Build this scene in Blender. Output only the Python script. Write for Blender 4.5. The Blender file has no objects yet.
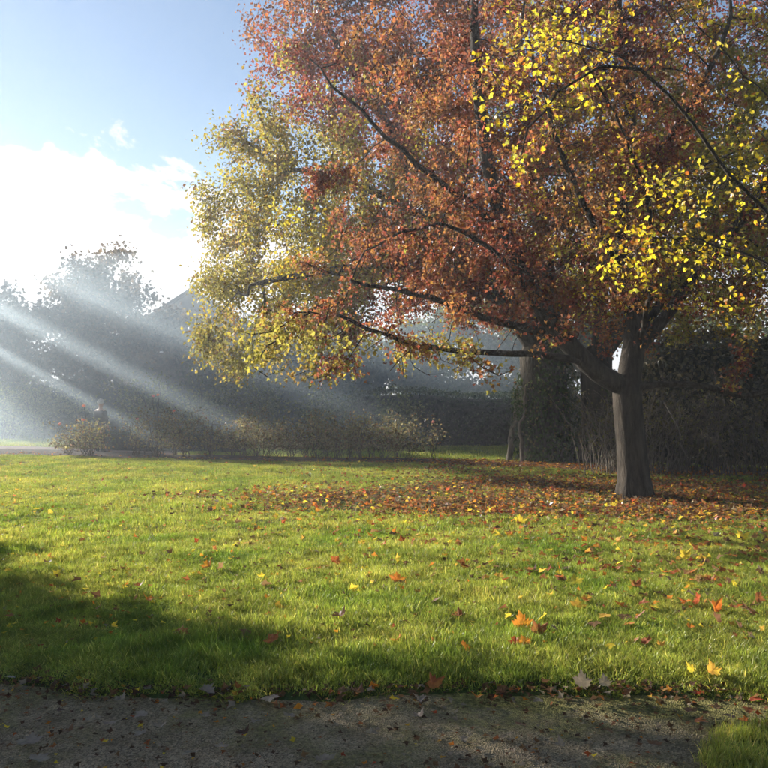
import bpy, bmesh, math
import numpy as np
from mathutils import Vector, noise as mnoise

# ------------------------------------------------------------------ camera, sky, sun, exposure
SC = bpy.context.scene
COL = SC.collection
F = 787.0                     # focal length in photo pixels (photo is 768 wide)
EYE = 1.6                     # eye height
HOR = 405.0                   # horizon row in the photo
SUN_AZ = math.radians(-53)    # measured from the view axis (+Y), negative = left
SUN_EL = math.radians(18)

cam_d = bpy.data.cameras.new('camera')
cam = bpy.data.objects.new('camera', cam_d)
COL.objects.link(cam)
cam.location = (0, 0, EYE)
cam.rotation_euler = (math.radians(90), 0, 0)
cam_d.sensor_width = 36
cam_d.lens = 36 * F / 768
cam_d.shift_y = (HOR - 384) / 768
cam_d.clip_end = 2000
SC.camera = cam

w = bpy.data.worlds.new('World'); SC.world = w; w.use_nodes = True
nt = w.node_tree; nt.nodes.clear()
def wn(t, **k):
    n = nt.nodes.new(t)
    for a, b in k.items(): setattr(n, a, b)
    return n
sky = wn('ShaderNodeTexSky', sky_type='NISHITA', sun_disc=False)
sky.sun_elevation = SUN_EL; sky.sun_rotation = SUN_AZ
sky.air_density = 1.0; sky.dust_density = 0.1; sky.ozone_density = 1.6
bg = wn('ShaderNodeBackground'); bg.inputs['Strength'].default_value = 0.054
nt.links.new(sky.outputs[0], bg.inputs[0])
tc = wn('ShaderNodeTexCoord')
sep = wn('ShaderNodeSeparateXYZ'); nt.links.new(tc.outputs['Generated'], sep.inputs[0])
mp = wn('ShaderNodeMapping'); nt.links.new(tc.outputs['Generated'], mp.inputs[0])
mp.inputs['Scale'].default_value = (1, 1, 1.7); mp.inputs['Location'].default_value = (3.3, 1.2, 2.4)
nz = wn('ShaderNodeTexNoise'); nt.links.new(mp.outputs[0], nz.inputs['Vector'])
nz.inputs['Distortion'].default_value = .35; nz.inputs['Scale'].default_value = 7.0; nz.inputs['Detail'].default_value = 9; nz.inputs['Roughness'].default_value = 0.55
band = wn('ShaderNodeMapRange'); nt.links.new(sep.outputs['Z'], band.inputs[0])
band.inputs[1].default_value = 0.17; band.inputs[2].default_value = 0.37
band.inputs[3].default_value = 0.30; band.inputs[4].default_value = -0.34
amp = wn('ShaderNodeMapRange', clamp=False); nt.links.new(nz.outputs['Fac'], amp.inputs[0])
amp.inputs[1].default_value = 0.0; amp.inputs[2].default_value = 1.0; amp.inputs[3].default_value = -0.2; amp.inputs[4].default_value = 1.2
add = wn('ShaderNodeMath', operation='ADD'); nt.links.new(amp.outputs[0], add.inputs[0]); nt.links.new(band.outputs[0], add.inputs[1])
cm = wn('ShaderNodeMapRange', interpolation_type='SMOOTHSTEP'); nt.links.new(add.outputs[0], cm.inputs[0])
cm.inputs[1].default_value = 0.5; cm.inputs[2].default_value = 0.56
cbg = wn('ShaderNodeBackground'); cbg.inputs[0].default_value = (1.0, 0.985, 0.96, 1); cbg.inputs[1].default_value = 0.36
n2c = wn('ShaderNodeTexNoise'); nt.links.new(mp.outputs[0], n2c.inputs['Vector']); n2c.inputs['Scale'].default_value = 9; n2c.inputs['Detail'].default_value = 6
cr = wn('ShaderNodeValToRGB'); nt.links.new(n2c.outputs['Fac'], cr.inputs[0]); cr.color_ramp.elements[0].position = .36; cr.color_ramp.elements[0].color = (.66, .74, .86, 1)
cr.color_ramp.elements[1].position = .58; cr.color_ramp.elements[1].color = (1, .985, .96, 1); nt.links.new(cr.outputs[0], cbg.inputs[0])
mix = wn('ShaderNodeMixShader'); nt.links.new(cm.outputs[0], mix.inputs[0])
nt.links.new(bg.outputs[0], mix.inputs[1]); nt.links.new(cbg.outputs[0], mix.inputs[2])
wo = wn('ShaderNodeOutputWorld'); nt.links.new(mix.outputs[0], wo.inputs[0])

SDIR = Vector((math.sin(SUN_AZ) * math.cos(SUN_EL), math.cos(SUN_AZ) * math.cos(SUN_EL), math.sin(SUN_EL)))
sun_d = bpy.data.lights.new('sun', 'SUN'); sun_d.energy = 5.0; sun_d.angle = math.radians(0.55)
sun_d.color = (1.0, 0.93, 0.82)
sun = bpy.data.objects.new('sun', sun_d); COL.objects.link(sun)
sun.rotation_euler = SDIR.to_track_quat('Z', 'Y').to_euler()
sun.location = SDIR * 60

SC.view_settings.view_transform = 'Standard'; SC.view_settings.look = 'None'
SC.view_settings.gamma = 1.0; SC.view_settings.use_curve_mapping = False
SC.view_settings.exposure = 1.6
SC.render.engine = 'CYCLES'
cy = SC.cycles
cy.use_denoising = True
cy.max_bounces = 4; cy.diffuse_bounces = 2; cy.glossy_bounces = 1; cy.transmission_bounces = 3
cy.use_adaptive_sampling = True; cy.adaptive_threshold = 0.04; cy.use_light_tree = False
cy.caustics_reflective = False; cy.caustics_refractive = False
cy.transparent_max_bounces = 6; cy.volume_bounces = 0
cy.sample_clamp_indirect = 6.0

# ------------------------------------------------------------------ helpers
RNG = np.random.default_rng(11)
def P(px, py, D):
    return np.array([(px - 384) / F * D, D, EYE + (HOR - py) / F * D])
def G(px, py):
    D = EYE * F / (py - HOR)
    return np.array([(px - 384) / F * D, D, 0.0])

def tag(o, label=None, cat=None, group=None, kind=None):
    if label: o['label'] = label
    if cat: o['category'] = cat
    if group: o['group'] = group
    if kind: o['kind'] = kind
    return o
def empty(name, loc=(0, 0, 0)):
    o = bpy.data.objects.new(name, None); COL.objects.link(o); o.location = tuple(loc)
    o.empty_display_size = 0.2
    return o
def link(name, me, parent=None, loc=None):
    o = bpy.data.objects.new(name, me); COL.objects.link(o)
    if parent is not None:
        o.parent = parent
    if loc is not None: o.location = tuple(loc)
    return o
def rel(verts, parent):
    """world-space vertices into the space of an unrotated parent Empty"""
    v = np.asarray(verts, dtype=np.float64)
    p = parent
    while p is not None:
        v = v - np.array(p.location); p = p.parent
    return v
def mesh_np(name, verts, faces, mat, cols=None, smooth=True):
    """faces: list of (M,k) arrays"""
    me = bpy.data.meshes.new(name)
    verts = np.ascontiguousarray(verts, dtype=np.float32)
    if not isinstance(faces, list): faces = [faces]
    faces = [np.asarray(f, dtype=np.int32) for f in faces if len(f)]
    me.vertices.add(len(verts)); me.vertices.foreach_set('co', verts.ravel())
    nl = sum(f.size for f in faces); nf = sum(len(f) for f in faces)
    me.loops.add(nl); me.polygons.add(nf)
    me.loops.foreach_set('vertex_index', np.concatenate([f.ravel() for f in faces]))
    tot = np.concatenate([np.full(len(f), f.shape[1], dtype=np.int32) for f in faces])
    st = np.concatenate([[0], np.cumsum(tot)[:-1]]).astype(np.int32)
    me.polygons.foreach_set('loop_start', st)
    me.polygons.foreach_set('use_smooth', np.full(nf, smooth, dtype=bool))
    if cols is not None:
        a = me.color_attributes.new('Col', 'FLOAT_COLOR', 'POINT')
        c4 = np.ones((len(verts), 4), dtype=np.float32); c4[:, :3] = cols
        a.data.foreach_set('color', c4.ravel())
    me.update(calc_edges=True)
    if mat is not None: me.materials.append(mat)
    return me

def wnoise(p, scale, seed=0, oct=2):
    """cheap smooth noise in about -1..1"""
    r = np.random.default_rng(seed); p = np.asarray(p, float)
    out = np.zeros(len(p)); amp = 1.0; tot = 0
    for o in range(oct):
        k = r.normal(size=(6, p.shape[1])) * scale * (2.1 ** o); ph = r.uniform(0, 6.28, 6)
        out += amp * np.sin(p @ k.T + ph).sum(1) / 2.6; tot += amp; amp *= 0.5
    return out / tot

def rot_frames(t, n):
    t = t / (np.linalg.norm(t, axis=1, keepdims=True) + 1e-9)
    n = n - (n * t).sum(1, keepdims=True) * t
    n = n / (np.linalg.norm(n, axis=1, keepdims=True) + 1e-9)
    return t, n, np.cross(t, n)

# leaf templates: x across, y along (base 0 .. tip 1), z up
def _sym(half, z):
    return half
LEAF3 = (np.array([[0, 0, 0], [.5, .40, .07], [.2, .5, .0], [0, 1, -.12], [-.2, .5, .0], [-.5, .40, .07]]),
         np.array([[0, 1, 2], [0, 2, 3], [0, 3, 4], [0, 4, 5]]))
LEAF2 = (np.array([[0, 0, 0], [.36, .5, .08], [0, 1, -.05], [-.36, .5, .08]]), np.array([[0, 1, 2], [0, 2, 3]]))
LEAFN = (np.array([[0, 0, 0], [.2, .5, .05], [0, 1, -.05], [-.2, .5, .05]]), np.array([[0, 1, 2], [0, 2, 3]]))
# maple leaf, five lobes with points
_h = [(.10, -.02), (.30, -.08), (.34, .04), (.56, .10), (.50, .20), (.72, .46), (.50, .45), (.46, .56), (.26, .44), (.30, .74), (.18, .72), (.0, 1.02)]
_m = [(-x, y) for x, y in _h[-2::-1]]
_o = [(0., 0.)] + _h + _m
def maple_template(curl=0.25, seed=0):
    r = np.random.default_rng(seed)
    o = np.array(_o); k = len(o)
    o = o * (1 + r.normal(size=(k, 1)) * 0.05)
    v = np.zeros((k + 1, 3)); v[:k, :2] = o; v[k, :2] = (0, .28)
    d = np.hypot(v[:, 0], v[:, 1] - .28)
    a, b, c = r.uniform(-1, 1, 3)
    v[:, 2] = curl * d ** 1.6 * (.55 + .45 * np.sin(3 * np.arctan2(v[:, 1] - .28, v[:, 0]) + 3 * a)) + .05 * b * v[:, 0]
    f = np.array([[i, (i + 1) % k, k] for i in range(k)])
    return v, f

def leaves_mesh(name, pos, size, tipd, nrm, tmpl, cols, mat):
    tv, tf = tmpl; N = len(pos); k = len(tv)
    t, n, s = rot_frames(tipd, nrm)
    size = np.broadcast_to(np.asarray(size, float), (N,))
    V = (s[:, None, :] * tv[None, :, 0:1] + t[:, None, :] * tv[None, :, 1:2] + n[:, None, :] * tv[None, :, 2:3]) * size[:, None, None] + pos[:, None, :]
    Fc = tf[None, :, :] + (np.arange(N) * k)[:, None, None]
    C = np.repeat(np.asarray(cols), k, axis=0)
    return mesh_np(name, V.reshape(-1, 3), Fc.reshape(-1, tf.shape[1]), mat, C, smooth=False)

def tubes(chains, sides=None):
    """chains: list of (pts (n,3), radii (n,)) -> verts, quads, tris"""
    V = []; Q = []; T = []; off = 0
    for pts, rad in chains:
        pts = np.asarray(pts, float); rad = np.asarray(rad, float); n = len(pts)
        if n < 2: continue
        k = sides or (14 if rad[0] > .15 else 8 if rad[0] > .05 else 5 if rad[0] > .018 else 3)
        tg = np.gradient(pts, axis=0); tg /= (np.linalg.norm(tg, axis=1, keepdims=True) + 1e-9)
        ref = np.array([0, 0, 1.]) if abs(tg[0, 2]) < .8 else np.array([1., 0, 0])
        a = ref - tg[0] * ref.dot(tg[0]); a /= np.linalg.norm(a)
        ang = np.arange(k) * 2 * math.pi / k; ca = np.cos(ang)[:, None]; sa = np.sin(ang)[:, None]
        for i in range(n):
            a = a - tg[i] * a.dot(tg[i]); a /= (np.linalg.norm(a) + 1e-9)
            b = np.cross(tg[i], a)
            V.append(pts[i] + (a * ca + b * sa) * rad[i])
        idx = off + np.arange(n * k).reshape(n, k)
        nx = np.roll(idx, -1, axis=1)
        Q.append(np.stack([idx[:-1], nx[:-1], nx[1:], idx[1:]], -1).reshape(-1, 4))
        V.append(pts[-1:] + tg[-1] * rad[-1]); tip = off + n * k
        T.append(np.stack([idx[-1], nx[-1], np.full(k, tip)], -1))
        off += n * k + 1
    return np.concatenate(V), [np.concatenate(Q), np.concatenate(T)]

def box_mesh(name, x0, x1, y0, y1, z0, z1, mat):
    v = np.array([[x, y, z] for x in (x0, x1) for y in (y0, y1) for z in (z0, z1)])
    f = np.array([[0, 1, 3, 2], [4, 6, 7, 5], [0, 4, 5, 1], [2, 3, 7, 6], [0, 2, 6, 4], [1, 5, 7, 3]])
    return mesh_np(name, v, f, mat, smooth=False)

# ------------------------------------------------------------------ materials
def newmat(name):
    m = bpy.data.materials.new(name); m.use_nodes = True
    m.node_tree.nodes.clear(); return m, m.node_tree
def N_(nt, t, **k):
    n = nt.nodes.new(t)
    for a, b in k.items(): setattr(n, a, b)
    return n
def leaf_material(name, transl=0.5, gloss=0.12, rough=0.45, hue_noise=0.12, sat=1.0, use_attr=True, base=(.2, .2, .05), tboost=1.3):
    m, t = newmat(name); L = t.links.new
    if use_attr:
        at = N_(t, 'ShaderNodeAttribute', attribute_name='Col'); src = at.outputs['Color']
    else:
        rgb = N_(t, 'ShaderNodeRGB'); rgb.outputs[0].default_value = (*base, 1); src = rgb.outputs[0]
    geo = N_(t, 'ShaderNodeNewGeometry')
    nz = N_(t, 'ShaderNodeTexNoise'); nz.inputs['Scale'].default_value = 28; nz.inputs['Detail'].default_value = 4
    L(geo.outputs['Position'], nz.inputs['Vector'])
    mr = N_(t, 'ShaderNodeMapRange'); L(nz.outputs['Fac'], mr.inputs[0])
    mr.inputs[1].default_value = .3; mr.inputs[2].default_value = .7
    mr.inputs[3].default_value = 1 - hue_noise * 2; mr.inputs[4].default_value = 1 + hue_noise * 1.5
    hs = N_(t, 'ShaderNodeHueSaturation'); L(src, hs.inputs['Color']); L(mr.outputs[0], hs.inputs['Value'])
    hs.inputs['Saturation'].default_value = sat
    nh = N_(t, 'ShaderNodeTexNoise'); nh.inputs['Scale'].default_value = 13; nh.inputs['Detail'].default_value = 2; L(geo.outputs['Position'], nh.inputs['Vector'])
    mh = N_(t, 'ShaderNodeMapRange'); L(nh.outputs['Fac'], mh.inputs[0]); mh.inputs[1].default_value = .3; mh.inputs[2].default_value = .7; mh.inputs[3].default_value = .485; mh.inputs[4].default_value = .52
    L(mh.outputs[0], hs.inputs['Hue'])
    df = N_(t, 'ShaderNodeBsdfDiffuse'); L(hs.outputs[0], df.inputs[0])
    tb = N_(t, 'ShaderNodeMixRGB', blend_type='MULTIPLY'); tb.inputs[0].default_value = 1
    L(hs.outputs[0], tb.inputs[1]); tb.inputs[2].default_value = (tboost, tboost, tboost * .8, 1)
    tr = N_(t, 'ShaderNodeBsdfTranslucent'); L(tb.outputs[0], tr.inputs[0])
    mx = N_(t, 'ShaderNodeMixShader'); mx.inputs[0].default_value = transl
    L(df.outputs[0], mx.inputs[1]); L(tr.outputs[0], mx.inputs[2])
    gl = N_(t, 'ShaderNodeBsdfGlossy'); gl.inputs['Roughness'].default_value = rough; gl.inputs[0].default_value = (.9, .92, 1, 1)
    fr = N_(t, 'ShaderNodeFresnel'); fr.inputs[0].default_value = 1.4
    fm = N_(t, 'ShaderNodeMath', operation='MULTIPLY'); L(fr.outputs[0], fm.inputs[0]); fm.inputs[1].default_value = gloss * 2
    m2 = N_(t, 'ShaderNodeMixShader'); L(fm.outputs[0], m2.inputs[0]); L(mx.outputs[0], m2.inputs[1]); L(gl.outputs[0], m2.inputs[2])
    o = N_(t, 'ShaderNodeOutputMaterial'); L(m2.outputs[0], o.inputs[0])
    return m
def surf_material(name, cols, scale=6.0, detail=8, rough=.9, bump=.4, bscale=40, bdist=.02, scale_vec=(1, 1, 1), spec=.2, extra=None):
    """noise-driven ramp of base colours plus fine bump"""
    m, t = newmat(name); L = t.links.new
    tc = N_(t, 'ShaderNodeNewGeometry')
    mp = N_(t, 'ShaderNodeMapping'); L(tc.outputs['Position'], mp.inputs[0]); mp.inputs['Scale'].default_value = scale_vec
    nz = N_(t, 'ShaderNodeTexNoise'); L(mp.outputs[0], nz.inputs['Vector']); nz.inputs['Scale'].default_value = scale
    nz.inputs['Detail'].default_value = detail; nz.inputs['Roughness'].default_value = .62
    rp = N_(t, 'ShaderNodeValToRGB'); L(nz.outputs['Fac'], rp.inputs[0])
    el = rp.color_ramp.elements
    for i, c in enumerate(cols):
        pos = .28 + .44 * i / max(1, len(cols) - 1)
        e = el[i] if i < 2 else el.new(pos)
        e.position = pos; e.color = (*c, 1)
    b = N_(t, 'ShaderNodeBsdfPrincipled'); b.inputs['Roughness'].default_value = rough
    b.inputs['Specular IOR Level'].default_value = spec
    L(rp.outputs[0], b.inputs['Base Color'])
    n2 = N_(t, 'ShaderNodeTexNoise'); L(mp.outputs[0], n2.inputs['Vector']); n2.inputs['Scale'].default_value = bscale; n2.inputs['Detail'].default_value = 6
    bp = N_(t, 'ShaderNodeBump'); bp.inputs['Strength'].default_value = bump; bp.inputs['Distance'].default_value = bdist
    L(n2.outputs['Fac'], bp.inputs['Height']); L(bp.outputs[0], b.inputs['Normal'])
    o = N_(t, 'ShaderNodeOutputMaterial'); L(b.outputs[0], o.inputs[0])
    if extra: extra(m, t, tc, rp, b, n2, bp)
    return m

M_bark = surf_material('bark', [(.012, .010, .008), (.036, .029, .022), (.07, .057, .044)], scale=9, bscale=26, bump=.9, bdist=.04, scale_vec=(1.6, 1.6, .35), rough=.95)
M_barkold = surf_material('old_bark', [(.02, .018, .014), (.05, .042, .032), (.085, .072, .055)], scale=5, bscale=14, bump=1, bdist=.06, scale_vec=(1.4, 1.4, .3), rough=.95)
M_twig = surf_material('twig_bark', [(.05, .04, .032), (.12, .095, .075)], scale=6, bump=.2, rough=.85)
M_deadstem = surf_material('dry_stem', [(.10, .08, .06), (.24, .20, .155)], scale=8, bump=.2, rough=.8)
M_leaf = leaf_material('autumn_leaf', transl=.52, gloss=.02)
M_green = leaf_material('evergreen_leaf', transl=.3, gloss=.05, rough=.45)
M_grass = None
M_soil = surf_material('soil', [(.03, .022, .016), (.07, .05, .036), (.12, .085, .06)], scale=3, bscale=18, bump=1, bdist=.06)
M_ground = surf_material('rough_ground', [(.035, .05, .014), (.06, .085, .022), (.09, .095, .035)], scale=1.5, bscale=9, bump=1, bdist=.08)
M_turf = surf_material('turf', [(.035, .032, .012), (.055, .075, .018), (.085, .10, .03)], scale=2.2, bscale=30, bump=1, bdist=.05)
M_leafpath = surf_material('leafy_path', [(.07, .045, .028), (.15, .085, .05), (.24, .13, .07)], scale=6, bscale=22, bump=1, bdist=.05)
M_gravel = surf_material('gravel', [(.13, .085, .065), (.20, .13, .10), (.26, .18, .145)], scale=7, bscale=30, bump=.8, bdist=.03)
M_render = surf_material('grey_render', [(.09, .095, .105), (.13, .135, .145)], scale=1, bump=.2)
M_slate = surf_material('slate', [(.07, .075, .085), (.12, .125, .14)], scale=1.2, bump=.3, bscale=8)
M_white = surf_material('white_paint', [(.70, .70, .70), (.8, .8, .79)], scale=1, bump=.05, rough=.5)
M_shedroof = surf_material('pale_roofing', [(.40, .40, .42), (.50, .50, .52)], scale=1.5, bump=.2, rough=.6)
M_glassdark = surf_material('dark_pane', [(.02, .025, .03), (.03, .035, .04)], scale=1, bump=0, rough=.08, spec=.6)
M_coat = surf_material('navy_cloth', [(.012, .014, .022), (.022, .025, .036)], scale=12, bump=.2, rough=.85)
M_trouser = surf_material('dark_trouser', [(.02, .02, .022), (.035, .034, .034)], scale=12, bump=.2, rough=.9)
M_skin = surf_material('skin', [(.42, .25, .18), (.5, .31, .23)], scale=10, bump=.05, rough=.55)
M_hair = surf_material('grey_hair', [(.38, .37, .35), (.6, .58, .55)], scale=30, bump=.6, rough=.6)
M_shoe = surf_material('shoe', [(.015, .013, .012), (.03, .026, .024)], scale=10, bump=.1, rough=.5)
M_flower = leaf_material('petal', transl=.35, gloss=.05, hue_noise=.05)

def asphalt_extra(m, t, tc, rp, b, n2, bp):
    L = t.links.new
    # moss film in patches, stone speckle
    nm = N_(t, 'ShaderNodeTexNoise'); L(tc.outputs['Position'], nm.inputs['Vector']); nm.inputs['Scale'].default_value = 1.3; nm.inputs['Detail'].default_value = 7; nm.inputs['Roughness'].default_value = .65
    mr = N_(t, 'ShaderNodeMapRange'); L(nm.outputs['Fac'], mr.inputs[0]); mr.inputs[1].default_value = .46; mr.inputs[2].default_value = .66
    sx = N_(t, 'ShaderNodeSeparateXYZ'); L(tc.outputs['Position'], sx.inputs[0])
    edge = N_(t, 'ShaderNodeMapRange'); L(sx.outputs['Y'], edge.inputs[0]); edge.inputs[1].default_value = 3.7; edge.inputs[2].default_value = 4.35
    edge.inputs[3].default_value = 0.15; edge.inputs[4].default_value = .8
    sxx = N_(t, 'ShaderNodeMapRange'); L(sx.outputs['X'], sxx.inputs[0]); sxx.inputs[1].default_value = -1.0; sxx.inputs[2].default_value = 1.4
    sxx.inputs[3].default_value = 0.35; sxx.inputs[4].default_value = 1.2
    mu0 = N_(t, 'ShaderNodeMath', operation='MULTIPLY'); L(edge.outputs[0], mu0.inputs[0]); L(sxx.outputs[0], mu0.inputs[1])
    ad = N_(t, 'ShaderNodeMath', operation='ADD'); L(mr.outputs[0], ad.inputs[0]); L(mu0.outputs[0], ad.inputs[1])
    mu = N_(t, 'ShaderNodeMath', operation='MULTIPLY', use_clamp=True); L(ad.outputs[0], mu.inputs[0]); mu.inputs[1].default_value = .85
    vo = N_(t, 'ShaderNodeTexVoronoi'); L(tc.outputs['Position'], vo.inputs['Vector']); vo.inputs['Scale'].default_value = 120
    sp = N_(t, 'ShaderNodeMapRange'); L(vo.outputs['Color'], sp.inputs[0]); sp.inputs[3].default_value = .35; sp.inputs[4].default_value = 1.9
    m1 = N_(t, 'ShaderNodeMixRGB', blend_type='MULTIPLY'); m1.inputs[0].default_value = 1
    L(rp.outputs[0], m1.inputs[1]); L(sp.outputs[0], m1.inputs[2])
    n3 = N_(t, 'ShaderNodeTexNoise'); L(tc.outputs['Position'], n3.inputs['Vector']); n3.inputs['Scale'].default_value = 45; n3.inputs['Detail'].default_value = 5
    mc = N_(t, 'ShaderNodeValToRGB'); L(n3.outputs['Fac'], mc.inputs[0])
    mc.color_ramp.elements[0].position = .35; mc.color_ramp.elements[0].color = (.10, .095, .03, 1)
    mc.color_ramp.elements[1].position = .65; mc.color_ramp.elements[1].color = (.31, .28, .09, 1)
    mm = N_(t, 'ShaderNodeMixRGB'); L(mu.outputs[0], mm.inputs[0]); L(m1.outputs[0], mm.inputs[1]); L(mc.outputs[0], mm.inputs[2])
    L(mm.outputs[0], b.inputs['Base Color'])
    hh = N_(t, 'ShaderNodeMath', operation='ADD'); L(n2.outputs['Fac'], hh.inputs[0]); L(vo.outputs['Distance'], hh.inputs[1])
    L(hh.outputs[0], bp.inputs['Height'])
M_path = surf_material('mossy_asphalt', [(.17, .128, .08), (.27, .207, .135), (.38, .295, .20)], scale=5, bscale=60, bump=1, bdist=.02, rough=.92, extra=asphalt_extra)

# grass blade material: colour varies by place and by tuft
def grass_material():
    m, t = newmat('grass_blade'); L = t.links.new
    geo = N_(t, 'ShaderNodeNewGeometry'); oi = N_(t, 'ShaderNodeObjectInfo')
    n1 = N_(t, 'ShaderNodeTexNoise'); L(geo.outputs['Position'], n1.inputs['Vector']); n1.inputs['Scale'].default_value = .9; n1.inputs['Detail'].default_value = 5
    r1 = N_(t, 'ShaderNodeValToRGB'); L(n1.outputs['Fac'], r1.inputs[0])
    e = r1.color_ramp.elements; e[0].position = .33; e[0].color = (.145, .225, .036, 1); e[1].position = .66; e[1].color = (.32, .34, .08, 1)
    n2 = N_(t, 'ShaderNodeTexNoise'); L(geo.outputs['Position'], n2.inputs['Vector']); n2.inputs['Scale'].default_value = 4.5; n2.inputs['Detail'].default_value = 3
    v2 = N_(t, 'ShaderNodeMapRange'); L(n2.outputs['Fac'], v2.inputs[0]); v2.inputs[1].default_value = .3; v2.inputs[2].default_value = .7; v2.inputs[3].default_value = .62; v2.inputs[4].default_value = 1.25
    mr0 = N_(t, 'ShaderNodeMapRange'); L(oi.outputs['Random'], mr0.inputs[0]); mr0.inputs[3].default_value = .72; mr0.inputs[4].default_value = 1.25
    mr = N_(t, 'ShaderNodeMath', operation='MULTIPLY'); L(mr0.outputs[0], mr.inputs[0]); L(v2.outputs[0], mr.inputs[1])
    at = N_(t, 'ShaderNodeAttribute', attribute_name='Col')
    mu = N_(t, 'ShaderNodeMixRGB', blend_type='MULTIPLY'); mu.inputs[0].default_value = 1; L(r1.outputs[0], mu.inputs[1]); L(at.outputs['Color'], mu.inputs[2])
    hs = N_(t, 'ShaderNodeHueSaturation'); L(mu.outputs[0], hs.inputs['Color']); L(mr.outputs[0], hs.inputs['Value'])
    df = N_(t, 'ShaderNodeBsdfDiffuse'); L(hs.outputs[0], df.inputs[0])
    tb = N_(t, 'ShaderNodeMixRGB', blend_type='MULTIPLY'); tb.inputs[0].default_value = 1; L(hs.outputs[0], tb.inputs[1]); tb.inputs[2].default_value = (1.5, 1.5, .9, 1)
    tr = N_(t, 'ShaderNodeBsdfTranslucent'); L(tb.outputs[0], tr.inputs[0])
    mx = N_(t, 'ShaderNodeMixShader'); mx.inputs[0].default_value = .5; L(df.outputs[0], mx.inputs[1]); L(tr.outputs[0], mx.inputs[2])
    gl = N_(t, 'ShaderNodeBsdfGlossy'); gl.inputs['Roughness'].default_value = .35
    m2 = N_(t, 'ShaderNodeMixShader'); m2.inputs[0].default_value = .02; L(mx.outputs[0], m2.inputs[1]); L(gl.outputs[0], m2.inputs[2])
    o = N_(t, 'ShaderNodeOutputMaterial'); L(m2.outputs[0], o.inputs[0])
    return m
M_grass = grass_material()

# ------------------------------------------------------------------ the ground
def y_near(x):       # edge between the path and the lawn
    x = np.asarray(x, float)
    return 4.36 + .05 * np.sin(x * 1.7 + .5) + .03 * np.sin(x * 5.1) + .018 * np.sin(x * 13.3 + 2) + np.clip(-x - .8, 0, 9) * .12
FX = np.array([-80, -11.8, -5, 0.4, 3.0, 5.6, 9, 14, 80]); FY = np.array([30, 24.2, 22.6, 21.0, 19.4, 17.3, 16.5, 16.3, 16.0])
def y_far(x):
    return np.interp(x, FX, FY)
def relief(x, y):
    p = np.stack([x, y], -1)
    return wnoise(p, .35, 5, 2) * .05 + wnoise(p, 2.3, 6, 2) * .012
def sheet(name, x0, x1, fy0, fy1, nx, ny, mat, z=0.0, dome=None, rl=1.0):
    xs = np.linspace(0, 1, nx) ** 1.0 * (x1 - x0) + x0
    X = np.repeat(xs[None, :], ny, 0); v = np.linspace(0, 1, ny)[:, None]
    Y = fy0(xs)[None, :] * (1 - v) + fy1(xs)[None, :] * v
    Z = z + rl * relief(X.ravel(), Y.ravel()).reshape(X.shape)
    if dome is not None: Z = Z + dome(v) * np.ones_like(X)
    V = np.stack([X, Y, Z], -1).reshape(-1, 3)
    i = np.arange(nx * ny).reshape(ny, nx)
    Q = np.stack([i[:-1, :-1], i[:-1, 1:], i[1:, 1:], i[1:, :-1]], -1).reshape(-1, 4)
    return tag(link(name, mesh_np(name, V, Q, mat)), kind='structure')
const = lambda c: (lambda x: np.full_like(np.asarray(x, float), c))
g = sheet('ground', -130, 130, const(-30), const(150), 60, 60, M_ground, z=-.22)
lawn_dome = lambda v: .035 * np.clip(v / .004, 0, 1) + 0 * v
LAWNZ = .03
lawn = sheet('lawn', -30, 26, lambda x: y_near(x) - .06, y_far, 420, 300, M_turf, z=LAWNZ, dome=lambda v: -.055 * np.exp(-v * 17 / .16))
# path: gentle relief of its own
path = sheet('path', -30, 26, const(1.2), lambda x: y_near(x) + .08, 200, 40, M_path, z=-.012, rl=.25)
far_lawn = sheet('far_lawn', -70, 40, lambda x: y_far(x) + 2.2, const(46), 160, 60, M_turf, z=.0)
def bed0(x): return y_far(x) - .05
def bed1(x): return y_far(x) + np.where(np.asarray(x) < -7.5, 3.2, 2.4)
rose_bed = sheet('rose_bed', -40, 1.2, bed0, bed1, 160, 12, M_soil, z=.055, dome=lambda v: .05 * np.sin(v * math.pi))
leaf_path = sheet('leafy_path', 1.2, 40, bed0, bed1, 140, 12, M_leafpath, z=.04)
gravel_walk = sheet('gravel_walk', -60, -7.0, lambda x: y_far(x) + 2.6, lambda x: y_far(x) + 5.6, 60, 8, M_gravel, z=.035)
# the grass corner at the lower right of the path
def corner0(x): return const(1.2)(x)
def corner1(x): return 3.58 + .10 * np.sin(np.asarray(x) * 4) + np.clip(np.asarray(x) - 1.35, 0, .4) * .45
corner = sheet('verge', 1.42, 14, corner0, corner1, 120, 40, M_turf, z=.02, rl=.5)
def lawn_z(x, y):
    x = np.asarray(x, float); y = np.asarray(y, float)
    return LAWNZ + relief(x, y) - .055 * np.exp(-np.clip(y - y_near(x) + .06, 0, 99) / .16)

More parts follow.
